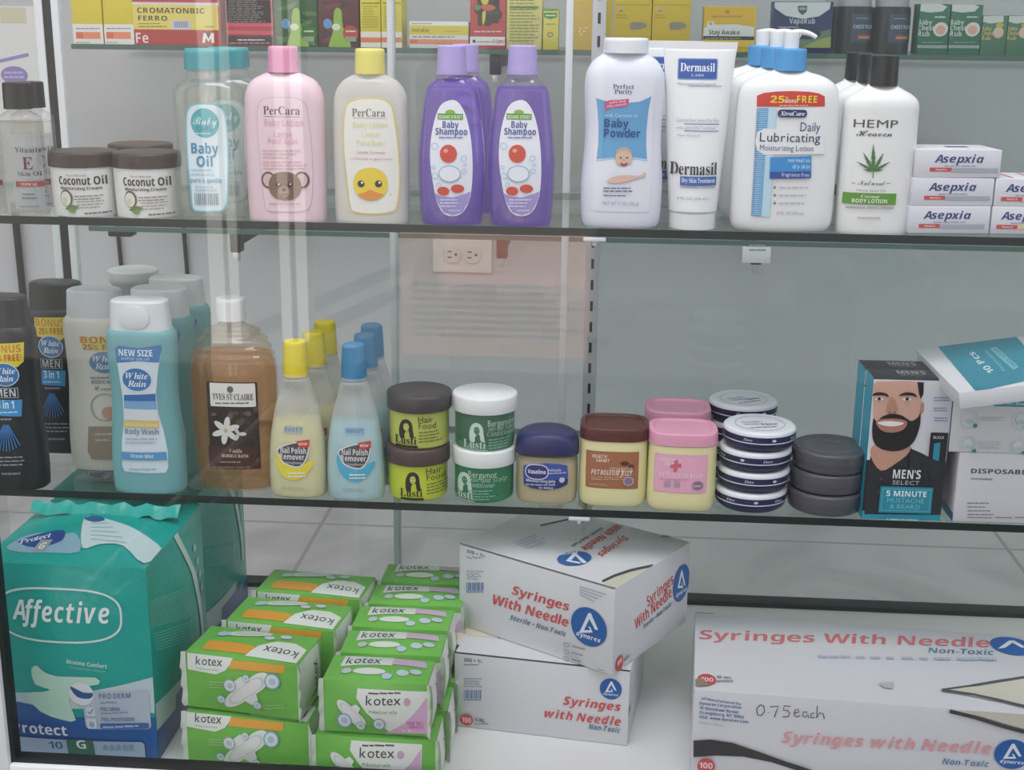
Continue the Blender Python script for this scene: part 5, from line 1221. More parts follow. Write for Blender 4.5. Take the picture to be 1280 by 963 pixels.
diaper_front = diaper_pack('large teal adult diaper pack with white swash lettering, in front at the left', (190, 940), (188, 800), -.125, .165, .175, hA, None)
dup(diaper_front.o, diaper_front.loc + Vector((-.012, .206, 0)), 'large teal adult diaper pack, behind the front one at the left')

# ------------------------------------------------------------------ sanitary pad packs
PADG = '#76bf52'; PADW = '#e6ebe4'
def kotex_word(l, p0, p1, up, c='#3d3f44'): l.tq('kotex', p0, p1, up, c, 'r')
def pad_shape(l, cx, cy, s, rot, c='#e7ebe6', c2='#cfd8cf'):
    def outline(q, waist):
        o = []
        for k in range(28):
            a = 2 * math.pi * k / 28; ca, sa = math.cos(a), math.sin(a)
            x = 64 * s * q * math.copysign(abs(ca) ** .8, ca); y = 23 * s * q * sa * (1 - waist * (1 - abs(ca)) ** 2 + .12 * ca)
            o.append((cx + x * math.cos(rot) - y * math.sin(rot), cy + x * math.sin(rot) + y * math.cos(rot)))
        return o
    wing = [(-16, -20), (-10, -36), (10, -36), (16, -20), (16, 20), (10, 36), (-10, 36), (-16, 20)]
    l.poly([(cx + (x * math.cos(rot) - y * math.sin(rot)) * s, cy + (x * math.sin(rot) + y * math.cos(rot)) * s) for x, y in wing], c)
    l.poly(outline(1, .22), c); l.poly(outline(.78, .22), c2); l.poly(outline(.68, .22), c)
def bubble(l, x, y, r, c='#9fc4dc'): l.ell(x, y, r, r, '#dfe8ea'); l.ring(x, y, r, r, r * .18, c); l.ell(x, y, r * .45, r * .45, '#b9ccd6')
def wide_pack(label, bl, br, Z, h, d, O, ymin=None, tops=True):
    """O shifts the artwork: crop offset of the face's top left corner"""
    K = Carton('pad_pack', label, 'pack', bl, br, Z, h, d, P(PADG, .3, 0, .35, 40), 'green pad packs with orange band', bulge=.0048, ymin=ymin)
    f = K.face('front', B2z, .3); dx, dy = O
    R = lambda x, y: (x + dx, y + dy)
    f.poly([R(30, 452), R(228, 474), R(222, 510), R(200, 540), R(160, 556), R(100, 548), R(34, 540)], PADW, 0)
    f.poly([R(222, 500), R(448, 524), R(446, 556), R(214, 532)], '#e0a43a', 0)
    kotex_word(f, R(70, 518), R(184, 524), (0, -36)); f.tq('Naturals', R(74, 536), R(170, 542), (0, -8), '#9fc27e', 'r')
    pad_shape(f, *R(290, 625), 1.75, -.62); bubble(f, *R(222, 600), 27, '#a9b3b8'); bubble(f, *R(184, 660), 17, '#9fc4dc'); bubble(f, *R(290, 570), 15); bubble(f, *R(400, 585), 32, '#8fb3d8'); bubble(f, *R(338, 685), 17)
    f.small(136 + dx, 200 + dx, 586 + dy, 3, 11, 4, '#a9d58e', .2, 3); f.small(356 + dx, 460 + dx, 688 + dy, 2, 12, 4, '#a9d58e', .2, 3)
    r = K.face('right', B2z, .3); K.fill(r, '#dfe2dc', (.0, .0, 1, 1)); K.fill(r, '#8fbf74', (.86, .0, 1, 1)); side_word(r)
    return K
def flip_word(K, t, u0, v0, w, hgt):
    """the word upside down on the top, in shares of the face"""
    W, H, D = t.WHD; vs, fs, _ = text_mesh('kotex', 'r'); t._ly()
    t._emit([(W * (2 * (u0 + w * (1 - p[0])) - 1), D * (2 * (v0 + hgt * (1 - p[1])) - 1)) for p in vs], fs, t.mat('#4a4c50'))
def wide_top(K):
    t = K.face('top', (1, 0, 0), .3); W, H, D = t.WHD
    def q(pts, c): t._ly(); t._emit([(W * (2 * a - 1), D * (2 * b - 1)) for a, b in pts], [tuple(range(len(pts)))], t.mat(c))
    q([(.12, .12), (.6, .1), (.55, .32), (.12, .42)], '#e3a23c'); q([(.52, .06), (.98, .04), (.98, .5), (.86, .62), (.7, .56), (.58, .34)], PADW)
    flip_word(K, t, .64, .16, .3, .22)
    def blob(cx, cy, r1, r2, rot, c):
        q([(cx + r1 * math.cos(a) * math.cos(rot) - r2 * math.sin(a) * math.sin(rot), cy + r1 * math.cos(a) * math.sin(rot) * 1.6 + r2 * math.sin(a) * math.cos(rot) * 1.6) for a in [k * math.pi / 9 for k in range(18)]], c)
    blob(.42, .74, .2, .08, .25, '#e4e9e4'); blob(.42, .74, .14, .04, .25, '#cdd8cc'); blob(.74, .78, .05, .05, 0, '#cfdfe8'); blob(.2, .66, .06, .06, 0, '#bcd2de'); blob(.62, .64, .045, .045, 0, '#cfdfe8')
def side_word(r):
    """the word running up the right end of a pack"""
    W, H, D = r.WHD; vs, fs, _ = text_mesh('kotex', 'r'); r._ly()
    r._emit([(D * (.1 - .5 * (p[1] - .5)), H * (.2 + .6 * p[0])) for p in vs], fs, r.mat('#3a3c40'))
def fins(K):
    """crimped wrapper ends standing up along the two side edges"""
    W, H, D = K.w / 2, K.h, K.d / 2
    for sx in (-1, 1):
        mb = MB(); n = 9; vs = []; fs = []
        for i in range(n + 1):
            z = H * i / n; 
            for (dx, dy) in ((0, 0), (.0035, -.006)):
                vs.append((sx * (W - .0005 + dx), -D - .0005 + dy * (.6 + .4 * math.sin(i * 2.1 + sx)) , z * .98 + .0004 + (.002 if i == n else 0)))
            if i: a = (i - 1) * 2; fs.append((a, a + 2, a + 3, a + 1))
        k0 = len(vs); vs += [(v[0] + sx * .0006, v[1], v[2]) for v in vs]; fs += [tuple(p + k0 for p in reversed(f)) for f in fs]
        mb.add(vs, fs, P('#dfe6da', .3, 0, .35, 40)); mb.build('crimped_seal', K.o, 60)
hP = .058
K1a = wide_pack('green sanitary pad pack with orange band, bottom front one of the left stacks', (236, 955), (388, 972), Z4, hP, .060, (8, 243)); wide_top(K1a); K1a.done(); fins(K1a)
b0 = K1a.loc
K1b = wide_pack('green sanitary pad pack with orange band, top front one of the left stacks', (232, 883), (371, 901), Z4 + hP + .0047, hP, .060, (0, 0)); wide_top(K1b)
K1b.M = Matrix.Translation(b0 + Vector((-.002, .001, hP + .0047))) @ Matrix.Rotation(K1b.rz, 4, 'Z'); K1b.done(); fins(K1b)
dr = Vector((-math.sin(K1a.rz), math.cos(K1a.rz), 0)); rx_ = Vector((math.cos(K1a.rz), math.sin(K1a.rz), 0))
lab2 = [('bottom pack of the second left stack', 'top pack of the second left stack'), ('bottom pack of the rearmost left stack', 'top pack of the rearmost left stack')]
for i, (a, b) in enumerate(lab2):
    off = dr * (.0765 * (i + 1)) + rx_ * (.006 + .003 * i)
    dup(K1a.o, b0 + off, 'green sanitary pad pack with orange band, ' + a, rz=K1a.rz - .02 * i)
    dup(K1b.o, b0 + off + rx_ * .003 + Vector((0, 0, hP + .0047)), 'green sanitary pad pack with orange band, ' + b, rz=K1a.rz - .02 + .03 * i)

def narrow_pack(label, bl, br, Z, h, d, O):
    K = Carton('pad_pack', label, 'pack', bl, br, Z, h, d, P('#78c256', .3, 0, .35, 40), 'green pad packs with pink corner', bulge=.0048)
    f = K.face('front', B2z, .3); dx, dy = O; R = lambda x, y: (x + dx, y + dy)
    f.poly([R(760, 622), R(1062, 640), R(1060, 820), R(900, 815), R(800, 720), R(756, 660)], PADW, 0)
    f.poly([R(1058, 660), R(1060, 820), R(880, 816), R(960, 770), R(1020, 710)], '#dcb4d4', 0)
    kotex_word(f, R(798, 688), R(946, 690), (0, -40)); f.tq('Naturals', R(812, 722), R(930, 726), (0, -14), '#8fb37a', 'r'); f.small(808 + dx, 944 + dx, 644 + dy, 1, 9, 6, '#55575c', 0, 4); f.ell(972 + dx, 678 + dy, 14, 16, '#cda7c2')
    f.t('NORMAL', 972 + dx, 1042 + dx, 778 + dy, 14, '#d77fb4', 'b'); f.t('CON ALAS', 976 + dx, 1042 + dx, 794 + dy, 11, '#d77fb4', 'b')
    pad_shape(f, *R(735, 725), 1.25, .75); bubble(f, *R(706, 755), 32, '#8fa6d8'); bubble(f, *R(776, 776), 20); bubble(f, *R(855, 768), 26, '#8fa0b0')
    r = K.face('right', B2z, .3); K.fill(r, '#e0e3dd', (.0, .0, 1, 1)); K.fill(r, '#74b556', (.0, .0, .2, .9)); side_word(r)
    t = K.face('top', (1, 0, 0), .3); W, H, D = t.WHD
    def q(pts, c): t._ly(); t._emit([(W * (2 * a - 1), D * (2 * b - 1)) for a, b in pts], [tuple(range(len(pts)))], t.mat(c))
    q([(.12, .45), (.62, .5), (.6, .98), (.12, .96)], PADW); q([(.62, .55), (.95, .6), (.92, .85), (.6, .95)], '#d9bcd8')
    vs, fs, _ = text_mesh('kotex', 'r'); t._ly(); t._emit([(W * (2 * (.16 + .34 * p[0]) - 1), D * (2 * (.54 + .34 * p[1]) - 1)) for p in vs], fs, t.mat('#3d3f44'))
    for (a, b, r1, r2, c) in ((.42, .26, .16, .1, '#e1e7e0'), (.74, .28, .06, .1, '#c7d5e2'), (.2, .26, .05, .09, '#c3ccd0'), (.6, .14, .05, .08, '#bccfe0'), (.86, .36, .06, .09, '#c3d2e2')):
        q([(a + r1 * math.cos(k * math.pi / 8), b + r2 * math.sin(k * math.pi / 8)) for k in range(16)], c)
    return K
hP = .0545
N1a = narrow_pack('green sanitary pad pack with pink corner, bottom front one of the right stacks', (396, 982), (545, 990), Z4, hP, .049, (-16, 218)); N1a.done(); fins(N1a)
c0 = N1a.loc
N1b = narrow_pack('green sanitary pad pack with pink corner, top front one of the right stacks', (402, 915), (531.5, 923), Z4 + hP + .0047, hP, .049, (0, 0)); 
N1b.M = Matrix.Translation(c0 + Vector((.001, .0005, hP + .0047))) @ Matrix.Rotation(N1b.rz, 4, 'Z'); N1b.done(); fins(N1b)
dn = Vector((-math.sin(N1a.rz), math.cos(N1a.rz), 0)); rn = Vector((math.cos(N1a.rz), math.sin(N1a.rz), 0))
place = ['second', 'third', 'fourth', 'rearmost']
for i in range(4):
    off = dn * (.0575 * (i + 1)) + rn * (.0035 * (i + 1) - (.003 if i == 1 else 0))
    dup(N1a.o, c0 + off, 'green sanitary pad pack with pink corner, bottom pack of the %s right stack' % place[i], rz=N1a.rz + .012 * (i % 2))
    dup(N1b.o, c0 + off + rn * .002 + Vector((0, 0, hP + .0047)), 'green sanitary pad pack with pink corner, top pack of the %s right stack' % place[i], rz=N1a.rz - .015 * (i % 2) + .006)

# ------------------------------------------------------------------ syringe cartons
CART = '#d9dade'; RED = '#d0504e'; BLUE = '#2b62ab'; DK = '#4a5060'
def logo(l, cx, cy, rx, ry):
    l.ell(cx, cy, rx, ry, BLUE, 36); W_ = '#e9edf2'
    l.poly([(cx - rx * .52, cy + ry * .30), (cx - rx * .02, cy - ry * .72), (cx + rx * .12, cy - ry * .72), (cx + rx * .52, cy + ry * .14), (cx + rx * .36, cy + ry * .14), (cx + rx * .04, cy - ry * .42), (cx - rx * .26, cy + ry * .16), (cx + rx * .10, cy + ry * .16), (cx - rx * .02, cy - ry * .02), (cx + rx * .08, cy - ry * .02), (cx + rx * .22, cy + ry * .28)], W_)
    l.t('dynarex', cx - rx * .68, cx + rx * .68, cy + ry * .62, ry * .22, W_, 'bi')
def marks(l, x, y, s, dy=0):
    """the printed code block of the carton without its square code"""
    l.t('22G × 1½', x, x + 66 * s, y, 11 * s, DK, 'b'); l.small(x, x + 52 * s, y + 11 * s, 1, 8, 4 * s, '#8a90a0', 0, 3)
    l.small(x, x + 68 * s, y + 60 * s, 4, 9 * s, 3.4 * s, '#9aa4bc', .4, 4)
    for k in range(12): l.rect(x + k * 5.2 * s, y + 98 * s, x + (k * 5.2 + 1.6 + (k * 7 % 3) * .9) * s, y + 128 * s, '#4d74b4'); l.off -= .00009
    l._ly(); l.small(x, x + 62 * s, y + 134 * s, 1, 8, 4 * s, '#7d94bc', 0, 5)
def swash(K, l, c1='#3b3a3c', c2='#d9d7c8'):
    """cream field with a black swash at the right end of a top"""
    W, H, D = l.WHD
hS = .084
K = Carton('syringe_carton', 'white syringe carton with red lettering, lower one of the crossed pair', 'carton', (568, 907.5), (784, 933), Z4, hS, .145, CART, 'white syringe cartons', bev=.0008)
l = K.face('front', B3z)
marks(l, 112, 584, 1.0); logo(l, 628, 678, 39, 37)
l.tq('Syringes', (460, 732), (662, 756), (3, -28), RED, 'bi'); l.tq('with Needle', (394, 776), (662, 808), (3, -28), RED, 'bi'); l.tq('Non-Toxic', (550, 818), (660, 832), (2, -17), '#4f6f98', 'bi')
l.ell(122, 786, 23, 20, RED); l.t('100', 106, 138, 795, 17, '#f2dede', 'b'); l.tq('5 mL', (152, 790), (186, 794), (0, -11), DK, 'b'); l.small(150, 198, 802, 1, 8, 4, '#8a90a0', 0, 3)
r = K.face('right', B3z); K.fill(r, '#3f3e40', (0, .42, .1, .5)); K.fill(r, '#c9cacc', (.1, .1, .11, .9))
t = K.face('top', B3z); K.fill(t, '#ded8c2', (.0, .3, .2, 1)); K.fill(t, '#3b3a3c', (.2, .3, .225, 1)); K.fill(t, '#2f2f32', (0, 0, 1, .02))
K.done(); Ksy = K
mb = MB(); W, H, D = K.w / 2, K.h, K.d / 2
add_box(mb, -W - .012, -W + .001, -D + .02, D * .5, H - .0012, H + .0002, P('#d9d3bf', .5), .0004)
mb.build('torn_flap', K.o)
zU = Z4 + hS + .0006
K = Carton('syringe_carton', 'white syringe carton with red lettering, upper one lying turned across the lower', 'carton', (574, 781), (765, 845), zU, .0933, .156, CART, 'white syringe cartons', bev=.0008)
l = K.face('front', B3z)
marks(l, 122, 208, .98)
l.tq('Syringes', (280, 344), (478, 404), (8, -28), RED, 'b'); l.tq('With Needle', (208, 376), (476, 460), (8, -30), RED, 'b'); l.tq('Sterile • Non-Toxic', (274, 434), (470, 494), (4, -16), '#56708f', 'bi'); logo(l, 552, 460, 64, 68)
for j in range(4): l.line([(520, 318 + j * 9), (614 - j * 14, 346 + j * 8)], 3.2, '#a8b2c4'); l.off -= .00009
l._ly()
for j in range(3): l.ring(474, 522 + j * 24, 10, 8, 2, '#9a9aa4'); l.line([(492, 526 + j * 23), (540 - j * 8, 538 + j * 21)], 4, '#9298a6')
l.line([(582, 606), (606, 613)], 2.4, '#9a9aa4')
r = K.face('right', B3z)
r.tq('Syringes', (756, 392), (848, 306), (-4, -34), RED, 'b'); r.tq('With Needle', (714, 470), (842, 352), (-4, -34), RED, 'b'); r.tq('Sterile • Non-Toxic', (742, 468), (840, 386), (-2, -14), '#56708f', 'bi'); logo(r, 874, 306, 27, 62)
r.ell(656, 588, 13, 27, RED); r.tq('100', (647, 600), (664, 582), (0, -16), '#f2dede', 'b'); r.line([(672, 578), (690, 560)], 5, '#8a90a0')
t = K.face('top', B3z)
t.poly([(648, 326), (596, 304), (640, 290), (700, 270), (776, 246), (740, 290), (690, 330), (650, 348)], '#d9d6c4', 0)
t.line([(598, 302), (640, 282), (700, 262), (776, 246)], 9, '#4a494b')
t.line([(380, 106), (430, 94), (480, 84), (520, 78)], 5, '#4a494b')
t.tq('Syringes', (672, 140), (580, 206), (20, 13), RED, 'b'); t.tq('With Needle', (650, 98), (522, 184), (21, 13), RED, 'b'); t.tq('Sterile • Non-Toxic', (594, 112), (484, 178), (10, 6), '#56708f', 'bi')
l = t; l.ell(500, 222, 70, 32, BLUE, 36); l.poly([(470, 232), (500, 200), (545, 238), (528, 240), (504, 214), (488, 230), (520, 236), (520, 242)], '#e9edf2'); l.tq('dynarex', (512, 196), (448, 204), (2, 10), '#e9edf2', 'bi')
for j in range(6): l.line([(804 + j * 7, 150 - j * 1), (840 + j * 9, 116 + j * 4)], 2.6, '#6c86b8'); l.off -= .00009
l._ly()
for j in range(4): t.line([(286 + j * 14, 168 + j * 7), (366 + j * 14 - (j % 2) * 12, 138 + j * 7 + (j % 2) * 5)], 2.6, '#9fb0cc'); t.off -= .00009
K.fill(t, '#3c3b3d', (0, 0, 1, .012))
K.done()
# large carton lower right
hB = .092
A_ = at_z(868, 862, Z4 + hB)
K = Carton('syringe_carton', 'long white syringe carton with handwritten price, lying at the bottom right', 'carton', (868, 862), (1187, 886), Z4 + hB, hB, .172, CART, 'white syringe cartons', w=.37, bev=.0008)
K.loc.z = Z4; K.M.translation = K.loc
l = K.face('front', B4z)
l.tq('Manufactured for', (128, 686), (252, 704), (0, -9), '#4f74ae', 'b')
for j in range(3): l.poly([(106 + j * 6, 680), (110 + j * 6, 676 - j * 3), (110 + j * 6, 682), (106 + j * 6, 682)], '#3f4d66')
for j, (s_, x1) in enumerate((('Dynarex Corporation', 252), ('10 Glenshaw Street', 242), ('Orangeburg, NY 10962', 262), ('USA  www.dynarex.com', 278))): l.tq(s_, (100, 700 + j * 16.5), (x1, 716 + j * 17.5), (0, -10), '#4f74ae', 'b')
l.tq('Made in China', (100, 768), (184, 779), (0, -6), '#8a90a0', 'r')
INK = '#4b4d52'
for st in ([(322, 700), (308, 714), (310, 736), (322, 740), (336, 726), (334, 706), (322, 700)], [(348, 728), (352, 729)], [(356, 708), (388, 706), (378, 726), (372, 746)], [(430, 706), (408, 704), (404, 722), (418, 720), (428, 730), (422, 744), (402, 744)],
           [(442, 732), (462, 726), (458, 716), (446, 720), (444, 738), (454, 745), (466, 740)], [(492, 728), (478, 726), (474, 740), (484, 746), (494, 734), (496, 748)], [(516, 730), (504, 734), (504, 746), (518, 748)], [(528, 704), (526, 748), (536, 730), (548, 732), (554, 752)]):
    l.line(st, 3.4, INK); l.off -= .00009
l._ly()
l.tq('Syringes with Needle', (396, 838), (1158, 880), (6, -40), '#e0a3a6', 'bi'); l.tq('Non-Toxic', (980, 916), (1150, 926), (3, -20), '#5f86ae', 'bi'); logo(l, 1236, 880, 66, 54)
l.poly([(78, 830), (140, 826), (220, 838), (320, 872), (420, 908), (520, 940), (460, 940), (360, 908), (260, 888), (160, 884), (78, 890)], '#3a3839', 0)
l.ell(124, 922, 32, 28, RED); l.t('100', 98, 148, 930, 20, '#f2dede', 'b')
l.poly([(1008, 722), (1120, 740), (1290, 790), (1500, 850), (1500, 730), (1290, 728)], '#d5d2c2', 0); l.line([(1008, 722), (1100, 744), (1200, 776), (1290, 800), (1420, 850)], 14, '#4a494b')
t = K.face('top', B4z)
t.tq('Syringes With Needle', (98, 464), (1154, 494), (4, -32), '#d0767a', 'b'); t.tq('Non-Toxic', (932, 514), (1168, 522), (3, -18), '#5f7fa6', 'b')
t.ell(1236, 490, 76, 32, BLUE, 36); t.poly([(1184, 500), (1226, 470), (1244, 470), (1290, 496), (1270, 496), (1238, 478), (1212, 496)], '#e9edf2')
for (x0, x1) in ((530, 648), (668, 702), (720, 756), (780, 806), (834, 876), (900, 930), (952, 1014), (1036, 1180)): t.small(x0, x1, 534 + (x0 - 530) * .02, 1, 9, 9, '#b3bed0', 0, 3)
t.ell(126, 614, 34, 20, RED); t.t('100', 104, 150, 622, 14, '#f2dede', 'b'); t.t('10 mL', 162, 216, 611, 8, DK, 'b'); t.small(162, 222, 622, 1, 8, 4, '#8a90a0', 0, 3)
t.poly([(50, 352), (200, 350), (390, 358), (300, 366), (180, 372), (50, 370)], '#d9d7c8'); t.line([(50, 368), (140, 374), (240, 370), (390, 358)], 6, '#4a494b')
t.poly([(980, 654), (1120, 640), (1300, 610), (1500, 600), (1500, 720), (1290, 716)], '#d9d6c4', 0); t.line([(980, 654), (1080, 640), (1180, 622), (1290, 606)], 7, '#56555a'); t.line([(980, 654), (1100, 672), (1200, 694), (1290, 716)], 8, '#56555a')
t.poly([(86, 640), (84, 616), (110, 612), (136, 638)], '#9a8b76', 0); t.poly([(750, 630), (806, 626), (802, 650), (770, 646)], '#c3c4c9')
K.done()

# ================================================================== CARTONS ON THE WALL SHELF
T2z, T3z, T4z, T5z = (4.741, 80, 0), (4.741, 330, 0), (4.267, 580, 0), (3.048, 860, 0)
GA = 'medicine cartons on the wall shelf'
def wall_carton(name, label, x0, x1, ytop, colour, zm, art=None, d=.06, py=57.5, group=GA, top=None):
    """x0,x1: pixels of the front's foot; ytop: pixel row of its top edge"""
    a = at_z(x0, py, ZA + .0002); yf = YB + .012
    p0, p1 = at_y(x0, py, yf), at_y(x1, py, yf); h = at_y((x0 + x1) / 2, ytop, yf).z - ZA
    K = Carton.__new__(Carton); K.w = p1.x - p0.x; K.h = h; K.d = d; K.rz = 0; K.bul = 0; K.loc = Vector(((p0.x + p1.x) / 2, yf + d / 2, ZA + .0002))
    K.M = Matrix.Translation(K.loc); K.mb = MB(); K.meta = (name, label, 'carton', group)
    add_box(K.mb, -K.w / 2, K.w / 2, -d / 2, d / 2, 0, h, P(colour, .45), .0008)
    l = K.face('front', zm)
    if art: art(K, l)
    K.done(); return K
def a_yel(x0):
    def f(K, l):
        K.fill(l, '#e4e2de', (0, 0, 1, .31 if K.h < .11 else .30)); w = 160
        l.rect(x0 + 8, 190, x0 + 152, 230, '#e48a66'); l.rect(x0 + 8, 192, x0 + 50, 228, '#d96a48'); l.small(x0 + 8, x0 + 150, 172, 1, 9, 6, '#8d8a86', 0, 6); l.small(x0 + 10, x0 + 90, 254, 1, 9, 5, '#a9a6a2', .2)
    return f
wall_carton('medicine_carton', 'yellow and white medicine carton with orange stripe, leftmost on the wall shelf', 92.5, 130, -26, '#d8c53a', T2z, a_yel(64))
wall_carton('medicine_carton', 'yellow and white medicine carton with orange stripe, left of the iron tonic carton', 131.5, 168.5, -26, '#d8c53a', T2z, a_yel(244))
def a_cro(K, l):
    l.rect(404, -60, 916, 14, '#b8434f'); l.rect(404, 14, 916, 30, '#dcd3d6'); l.rect(406, 30, 914, 176, '#e0d06c'); l.rect(418, 176, 914, 276, '#b23f3e')
    l.t('CROMATONBIC', 434, 832, 78, 30, '#4a4630', 'b'); l.t('FERRO', 440, 612, 122, 28, '#4a4630', 'b'); l.small(442, 570, 142, 1, 9, 5, '#8f8646', 0, 4); l.small(442, 610, 160, 1, 9, 6, '#8f8646', 0, 5)
    l.rect(638, 120, 752, 176, '#cfd0d6')
    for k in range(11): l.rect(652 + k * 8, 126, 656 + k * 8 + k % 3, 164, '#84889a'); l.off -= .00009
    l._ly(); l.small(836, 890, 160, 1, 8, 5, '#8f8646', 0, 2); l.t('Fe', 428, 502, 254, 58, '#ead9d8', 'b'); l.poly([(820, 254), (828, 196), (842, 196), (858, 232), (874, 196), (890, 196), (892, 254), (876, 254), (874, 224), (858, 250), (842, 224), (838, 254)], '#f0e8e8'); l.poly([(842, 194), (874, 194), (858, 226)], '#3d3426')
wall_carton('medicine_carton', 'red and yellow iron tonic carton with large Fe lettering', 168.5, 277, -14, '#a83a3c', T2z, a_cro, .075)
def a_dark(K, l):
    l.rect(962, 0, 1226, 134, '#2a2526')
    for j in range(12): l.small(974, 1210, 8 + j * 11, 1, 9, 4, '#8d8586', .35, 6)
    l.rect(968, 138, 1240, 206, '#cf5f6b'); l.rect(970, 156, 1240, 182, '#b94350'); l.rect(974, 214, 1240, 264, '#4a3b3f'); l.small(1030, 1190, 240, 1, 9, 7, '#e0d5d6', 0, 4); l.small(986, 1220, 258, 1, 9, 5, '#b9a9ad', 0, 6)
wall_carton('medicine_carton', 'red and black medicine carton covered in small print, right of the iron tonic', 284, 342, -24, '#c45a66', T2z, a_dark)
def a_leaf(base, d1, d2, x0, cap):
    def f(K, l):
        random.seed(int(x0))
        for k in range(16):
            x = x0 + random.uniform(20, 220); y = random.uniform(10, 250); a = random.uniform(-.6, .6)
            l.ell(x, y, 46, 13, random.choice((d1, d2)), 16, rot=a); l.off -= .00008
        l._ly(); l.poly([(x0 + 70, 290), (x0 + 90, 190), (x0 + 100, 60), (x0 + 140, 60), (x0 + 150, 160), (x0 + 200, 290)], '#8db54a', 3); l.ell(x0 + 110, 160, 26, 20, '#d9dcc4'); l.ell(x0 + 60, 140, 26, 30, '#5f97c4')
        l.ell(x0 + 196, 200, 46, 48, cap); l.small(x0 + 168, x0 + 226, 190, 1, 9, 9, '#c9d6bc', 0, 2); l.rect(x0 + 164, 216, x0 + 228, 246, '#8aa07c')
    return f
wall_carton('vitamin_carton', 'dark green leafy carton on the wall shelf, above the pink lotion cap', 344, 397.5, -24, '#2f5a34', T3z, a_leaf('#2f5a34', '#4d7a44', '#254a2b', 70, '#2f6b34'), group=None)
wall_carton('vitamin_carton', 'red and green carton on the wall shelf, right of the dark green leafy one', 398.5, 449, -24, '#5a3036', T3z, a_leaf('#5a3036', '#6d3f42', '#472a2e', 318, '#b83a40'), group=None)
def a_tall(x0, x1):
    def f(K, l):
        K.fill(l, '#e2e0d4', (0, 0, 1, .24)); l.small(x0 + 6, x1 - 6, 22, 1, 9, 7, '#8c8434', 0, 3)
        for j in range(9): l.small(x0 + 12, x1 - 12, 40 + j * 15, 1, 9, 4, '#a89c40', .4, 4)
        l.rect(x0, 222, x1, 248, '#de7a50')
    return f
wall_carton('medicine_carton', 'tall yellow medicine carton with orange foot band, left one above the yellow cap', 451, 476, -24, '#d7c940', T3z, a_tall(574, 692))
wall_carton('medicine_carton', 'tall yellow medicine carton with orange foot band, right one above the yellow cap', 477, 502.5, -24, '#d7c940', T3z, a_tall(698, 816))
def a_int(K, l):
    l.rect(862, 152, 1212, 206, '#d9c93e'); l.t('Intrafer', 876, 980, 190, 22, '#7a6d20', 'b'); l.small(1070, 1150, 188, 1, 8, 4, '#a3953a', 0, 3); l.small(876, 1000, 142, 1, 9, 5, '#a8a5a0', 0, 4); l.small(880, 1130, 222, 1, 9, 8, '#9a968f', 0, 6); l.rect(862, 234, 1212, 260, '#e38a64'); l.rect(866, 236, 910, 258, '#d0603e')
wall_carton('medicine_carton', 'low white and yellow medicine carton lying above the left purple shampoo', 512, 585.5, 27, '#e4e2de', T3z, a_int, .05, 58.5)
def a_red(K, l):
    l.poly([(72, -40), (70, 20), (52, 40), (58, 66), (70, 76), (74, 136), (104, 136), (140, 140), (150, 124), (186, 126), (188, 104), (200, 96), (194, 84), (204, 70), (190, 48), (190, -40)], '#211c1c', 0)
    l.ell(72, 40, 17, 16, '#5a8a4a'); l.poly([(88, 30), (140, 24), (168, 40), (150, 56), (110, 56)], '#c8604a', 3); l.poly([(92, -10), (130, -14), (126, 20), (100, 22)], '#d9c93a', 3); l.poly([(98, 70), (116, 60), (112, 110), (100, 134)], '#d9c93a', 3); l.poly([(120, 64), (180, 60), (184, 74), (130, 78)], '#3a2f2f', 3)
    l.small(54, 206, 172, 1, 9, 7, '#e6c4c2', 0, 6); l.rect(32, 196, 218, 242, '#e6e2e0'); l.ell(54, 220, 9, 9, '#4a3f42'); l.small(68, 144, 226, 1, 8, 6, '#8d8688', 0, 4); l.t('López', 148, 216, 228, 20, '#c23f42', 'si')
wall_carton('medicine_carton', 'red medicine carton with a black head profile, between the purple shampoos', 587.5, 632, -24, '#c23b44', T4z, a_red, .06, 58.5)
def a_cream(K, l):
    for j in range(14):
        y = 4 + j * 16.5; l.small(244, 404, y, 1, 9, 5, '#7b8a4a', .25, 5)
    l.rect(244, 34, 398, 42, '#4a8a4a'); l.t('FL 4 OZ 120 mL', 262, 372, 236, 12, '#8c8650', 'r')
wall_carton('medicine_carton', 'cream yellow carton with green print lines, right of the red carton', 633, 677, -24, '#d8cd7a', T4z, a_cream, .06, 59)
def a_small(K, l):
    l.rect(422, 44, 502, 58, '#4aa04a'); l.poly([(426, 68), (496, 68), (496, 92), (460, 102), (428, 92)], '#2f8a4a', 0); l.small(436, 488, 86, 1, 9, 7, '#d9e8c8', 0, 2); l.small(436, 486, 130, 1, 9, 4, '#8a8540', 0, 4); l.ring(460, 184, 17, 13, 5, '#8a6a40')
wall_carton('medicine_carton', 'small yellow carton with green shield, left of the white door edge', 678.5, 697.5, 11, '#d9cb55', T4z, a_small, .04, 58.5)
def a_gold(x0):
    def f(K, l):
        l.ell(x0 + 40, 50, 22, 13, '#cdb86a'); l.ell(x0 + 40, 58, 8, 6, '#a2873a'); l.small(x0 + 14, x0 + 80, 82, 2, 14, 4, '#a8912e', .3)
        l.poly([(x0 + 92, 124), (x0 + 112, 118), (x0 + 158, 120), (x0 + 180, 136), (x0 + 160, 152), (x0 + 112, 158), (x0 + 92, 154)], '#8a8578', 3); l.rect(x0, 20, x0 + 195, 26, '#cdb23a')
    return f
def a_g0(K, l): l.ell(634, 52, 22, 12, '#cda85a'); 
def a_g0b(K, l):
    l.ell(634, 52, 22, 12, '#cda85a')
    for (x, y) in ((622, 152), (640, 166), (624, 182), (652, 148), (616, 168)): l.ell(x, y, 6, 5, '#e6d88a'); l.off -= .00008
GG = 'gold cartons on the wall shelf'
